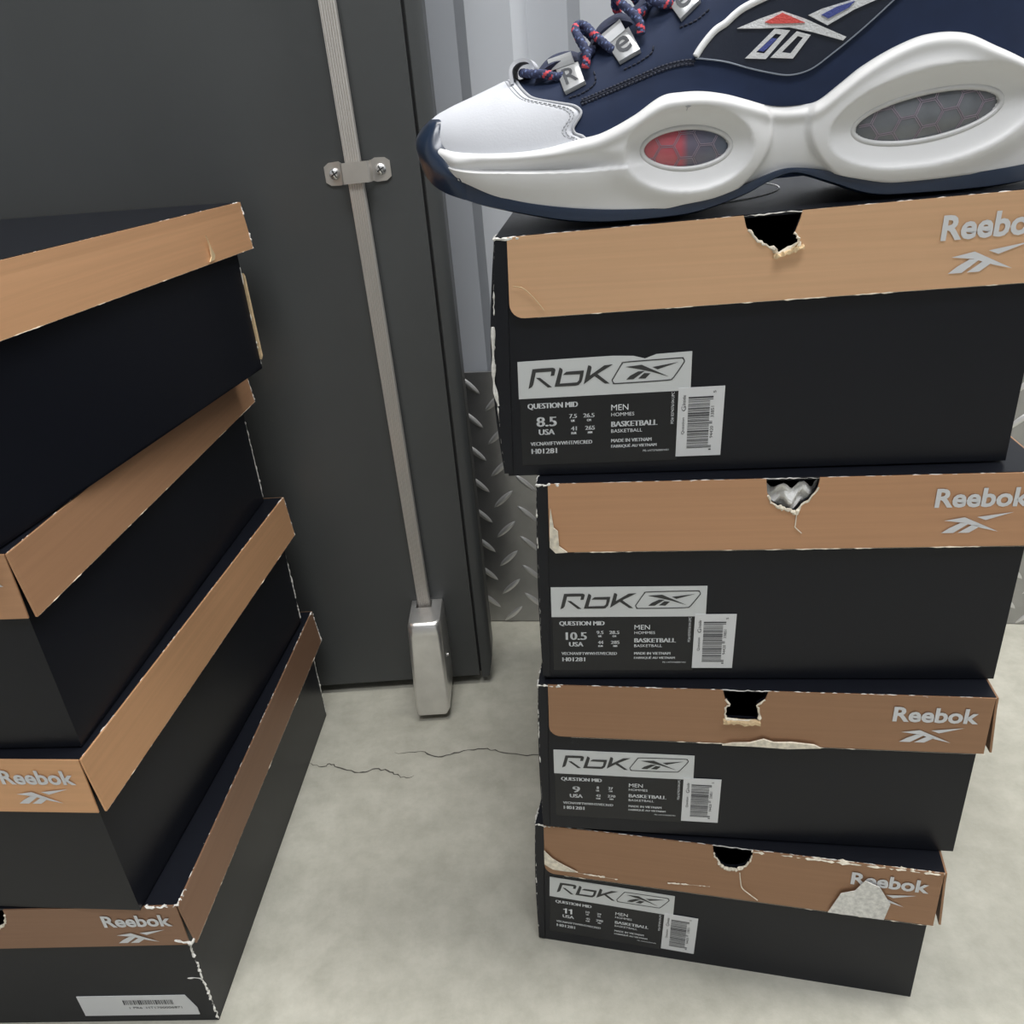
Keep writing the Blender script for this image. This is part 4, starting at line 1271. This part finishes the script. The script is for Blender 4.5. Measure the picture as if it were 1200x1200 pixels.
# embroidered emblem on the ankle panel
EMB = [('emblem_border', 'thread', .0021, [(.1128, .0735), (.1222, .0762), (.1316, .0782), (.1412, .0744), (.1586, .0657), (.1574, .0645), (.1448, .0690), (.1348, .0718), (.1222, .0726)]),
       ('emblem_red', 'redt', .0026, [(.1244, .0747), (.1316, .0774), (.1413, .0728), (.1335, .0733), (.1266, .0739)]),
       ('emblem_border', 'thread', .0021, [(.1427, .0755), (.1481, .0772), (.161, .0793), (.1709, .0800), (.1770, .0803), (.1709, .0784), (.1612, .0755), (.1508, .0709)]),
       ('emblem_blue', 'bluet', .0026, [(.1480, .0750), (.154, .0772), (.1612, .0785), (.1590, .0764), (.1509, .0733)])]
for nm, m, off, poly in EMB: side_patch(nm, poly, off, .0012, m, panel, .0025)
def ringpoly(nm, outp, inn, off, m):
    n = len(outp)
    K = 6
    for med in (0, 1):
        V = []; F = []; b = 0
        for i in range(n):
            for k in range(K):
                t = k / K; 
                o_ = (outp[i][0] + (outp[(i + 1) % n][0] - outp[i][0]) * t, outp[i][1] + (outp[(i + 1) % n][1] - outp[i][1]) * t)
                q_ = (inn[i][0] + (inn[(i + 1) % n][0] - inn[i][0]) * t, inn[i][1] + (inn[(i + 1) % n][1] - inn[i][1]) * t)
                for (x, z), of in ((o_, off - .0012), (o_, off), (q_, off), (q_, off - .0012)):
                    p = uyo(x, z, of)
                    if med: p.y = YL(x) + YM(x) - p.y
                    V.append(p)
        T_ = n * K
        for i in range(T_):
            j = (i + 1) % T_
            for c in range(3): F.append((b + 4 * i + c, b + 4 * i + c + 1, b + 4 * j + c + 1, b + 4 * j + c))
        obj(nm, V, F, m, panel[med])
ringpoly('emblem_border', [(.1162, .0619), (.1286, .0719), (.1352, .0706), (.1250, .0608)], [(.1207, .0637), (.1291, .0700), (.1315, .0694), (.1242, .0630)], .0021, 'thread')
side_patch('emblem_blue', [(.1217, .0643), (.1275, .0685), (.1297, .0680), (.1240, .0637)], .0022, .001, 'bluet', panel, .0025)
ringpoly('emblem_border', [(.1270, .0611), (.138, .0700), (.1440, .0680), (.1367, .0598)], [(.1318, .0627), (.1386, .0682), (.1408, .0674), (.1357, .0619)], .0021, 'thread')

# lace tags with letters, webbing loops and the lace
TAGS = [('R', [(.0337, .0653), (.0443, .0674), (.0468, .0594), (.0373, .056)]), ('e', [(.058, .0727), (.0679, .0788), (.072, .0695), (.0624, .0656)]),
        ('e', [(.0849, .0871), (.0934, .0921), (.0981, .0858), (.0896, .0793)]), ('b', [(.1040, .104), (.1120, .110), (.1165, .1025), (.1085, .0965)])]
def tag_pt(Q, a, b):
    """bilinear on the tag: a right, b down"""
    t = [Q[0][i] + (Q[1][i] - Q[0][i]) * a for i in (0, 1)]; l = [Q[3][i] + (Q[2][i] - Q[3][i]) * a for i in (0, 1)]
    return (t[0] + (l[0] - t[0]) * b, t[1] + (l[1] - t[1]) * b)
for med in (0, 1):
    def mir(p):
        if med: p = Vector((p.x, YL(p.x) + YM(p.x) - p.y, p.z))
        return p
    for ch, Q in TAGS:
        # the face stands a little proud of the upper, its top edge bent over the eyestay
        C0 = [uyo(*q, .0016) for q in Q]
        cen = sum(C0, Vector()) / 4
        nrm = (C0[1] - C0[0]).cross(C0[3] - C0[0]).normalized()
        if nrm.y > 0: nrm = -nrm
        def P3(a, b, h): 
            t = C0[0].lerp(C0[1], a); l = C0[3].lerp(C0[2], a); return mir(t.lerp(l, b) + nrm * h)
        V = []; F = []
        prof = [(0, 0, -.002), (0, 1, -.002)]
        g = [(i / 6, j / 6) for i in range(7) for j in range(7)]
        for a, b in g:
            rim = min(a, 1 - a, b, 1 - b); V.append(P3(a, b, .0012 - .0006 * (rim < .01)))
        n = len(V)
        for a, b in g: V.append(P3(a, b, -.0016))
        for i in range(6):
            for j in range(6):
                k = i * 7 + j; F += [(k, k + 7, k + 8, k + 1), (k + n, k + 1 + n, k + 8 + n, k + 7 + n)]
        for i in range(6):
            for k, l in ((i, i + 1), (42 + i, 43 + i), (7 * i, 7 * i + 7), (7 * i + 6, 7 * i + 13)): F.append((k, l, l + n, k + n))
        tg = obj('lace_tag', V, F, 'tag', shoe, smooth=True, sharp=40)
        tv, tf = text2d(ch, .012)
        xs_ = lambda p: (1 - p if med else p)
        obj('tag_letter', [P3(.20 + .60 * xs_(p), .84 - .68 * q, .00135) for p, q in tv], tf, 'tagink', tg)
        # folded strip running from the tag's top edge back over the tongue
        V = []; F = []
        A_, B_ = C0[0], C0[1]
        up_ = (C0[0] - C0[3] + C0[1] - C0[2]).normalized(); up_.y = abs(up_.y) * .3; up_.normalize()
        ax = (B_ - A_)
        bk = Vector((0, 1, 0)); tk = Vector((0, .0012, .0004))
        for k in range(7):
            q = k / 6
            d = up_ * (.0004 + .0052 * math.sin(PI / 2 * min(1, q * 1.6))) + bk * (-.0012 + .0085 * q * q)
            V += [mir(A_ - ax * .22 + d), mir(A_ + ax * .84 + d), mir(A_ - ax * .22 + d + tk), mir(A_ + ax * .84 + d + tk)]
            if k:
                a = 4 * k
                F += [(a - 4, a - 3, a + 1, a), (a - 2, a + 2, a + 3, a - 1), (a - 4, a, a + 2, a - 2), (a - 3, a - 1, a + 3, a + 1)]
        F += [(0, 1, 3, 2), (24, 25, 27, 26)]
        obj('tag_strip', V, F, 'tag', tg)
# webbing loops bulging behind the strips
for pts in ([(.0225, .0655), (.0243, .0688), (.0285, .0725), (.0339, .0745), (.0405, .0747), (.0455, .0725)], [(.0490, .0760), (.0516, .0812), (.0558, .0852), (.0624, .0878), (.0680, .0868), (.0715, .0835)],
            [(.0750, .0890), (.0790, .0950), (.0840, .0990), (.0900, .1010), (.0950, .0985)]):
    c_ = catmull([(x, 0, z) for x, z in pts], 6); V = []; F = []
    for i, p in enumerate(c_):
        yc = (YL(p.x) + YM(p.x)) / 2
        for k in range(13):
            a = -1 + k / 6; z = p.z - .0045 * abs(a) ** 2.2
            V.append((p.x, yc + a * .0235, z)); 
        for k in range(13):
            a = -1 + k / 6; V.append((p.x, yc + a * .0215, p.z - .0045 * abs(a) ** 2.2 - .006))
    for i in range(len(c_) - 1):
        for k in range(12):
            a = i * 26 + k; F += [(a, a + 1, a + 27, a + 26), (a + 13, a + 39, a + 40, a + 14)]
        for k in (0, 12): a = i * 26 + k; F.append((a, a + 26, a + 39, a + 13))
    m_ = (len(c_) - 1) * 26
    F += [(m_ + k, m_ + k + 1, m_ + k + 14, m_ + k + 13) for k in range(12)] + [(k, k + 1, k + 14, k + 13) for k in range(12)]
    obj('webbing_loop', V, F, 'navyw', shoe, smooth=True, sharp=50)
# pull tab at the cap's tip
V = []
mb = MB()
tabp = catmull([(.0120, .030, .0630), (.0118, .031, .0690), (.0150, .032, .0722), (.0200, .032, .0722), (.0222, .032, .0690), (.0205, .031, .0655)], 6)
for k in range(len(tabp)):
    pass
V = []; F = []
for i, p in enumerate(tabp):
    t = (tabp[min(i + 1, len(tabp) - 1)] - tabp[max(0, i - 1)]).normalized(); nn = Vector((-t.z, 0, t.x))
    for y in (-.001, .030):
        for h in (-.0008, .0008): V.append(p + Vector((0, y, 0)) + nn * h)
    if i: a = 4 * i; F += [(a - 4, a - 3, a + 1, a), (a - 2, a + 2, a + 3, a - 1), (a - 4, a, a + 2, a - 2), (a - 3, a - 1, a + 3, a + 1)]
F += [(0, 1, 3, 2), (len(V) - 4, len(V) - 3, len(V) - 1, len(V) - 2)]
obj('pull_tab', V, F, 'toe', shoe, smooth=True, sharp=50)

# lace: twisted navy cord with red and pale blue flecks
lace_runs = [
    [(.0165, .052, .0672), (.0170, .034, .0673), (.0220, .0275, .0662), (.0280, .0245, .0655), (.0335, .0235, .0638), (.0365, .0240, .0640)],
    [(.0470, .0165, .0660), (.0478, .0180, .0715), (.0455, .022, .0770), (.0432, .028, .0815), (.0445, .033, .0840), (.0480, .030, .0828), (.0515, .026, .0790), (.0555, .0225, .0752), (.0590, .0215, .0722), (.0622, .022, .0712)],
    [(.0460, .0215, .0700), (.0485, .024, .0715), (.0510, .030, .0735), (.0530, .040, .0760), (.0545, .052, .0775)],
    [(.0722, .0165, .0765), (.0715, .0180, .0815), (.0680, .022, .0860), (.0640, .026, .0900), (.0622, .031, .0945), (.0650, .034, .0985), (.0700, .031, .0975), (.0745, .026, .0925), (.0790, .0225, .0885), (.0845, .0215, .0868), (.0880, .022, .0880)],
    [(.0700, .021, .0840), (.0740, .025, .0860), (.0775, .034, .0900), (.0800, .046, .0930)],
    [(.0985, .018, .0920), (.0975, .021, .0980), (.0935, .027, .1030), (.0905, .033, .1080), (.0940, .035, .1115), (.0990, .030, .1090), (.1040, .025, .1050), (.1085, .0225, .1035)],
]
for run in lace_runs:
    for med in (0, 1):
        c_ = catmull(run, 9)
        if med: c_ = [Vector((p.x, YL(p.x) + YM(p.x) - p.y, p.z)) for p in c_]
        mb = MB(); mb.tube(c_, [.0019 * (1 + .07 * math.sin(i * 1.9)) for i in range(len(c_))], 10)
        o = obj('lace', mb.v, mb.f, ['lace', 'lacer', 'laceb'], shoe, smooth=True)
        rn = random.Random(int(run[0][0] * 1e4) + med)
        for p in o.data.polygons:
            i, k = p.index // 10, p.index % 10
            ph = (i * 1.0 + k * .9) % 10
            if (i % 26) < 7 and (k + i) % 5 < 2: p.material_index = 1
            elif (i + 2 * k) % 7 == 0: p.material_index = 2
# scuff mark on the lobe above the forefoot window
V, F = poly_grid([(.0893, .0462), (.0905, .0465), (.0921, .0461), (.0906, .0455), (.0903, .0444), (.0900, .0441), (.0901, .0455)], .0008, 1.0)
obj('scuff_mark', [(x, YL(x) - disp(x, z) - .0002 * h - .00005, z) for x, z, h in V], F, 'grey', mid)
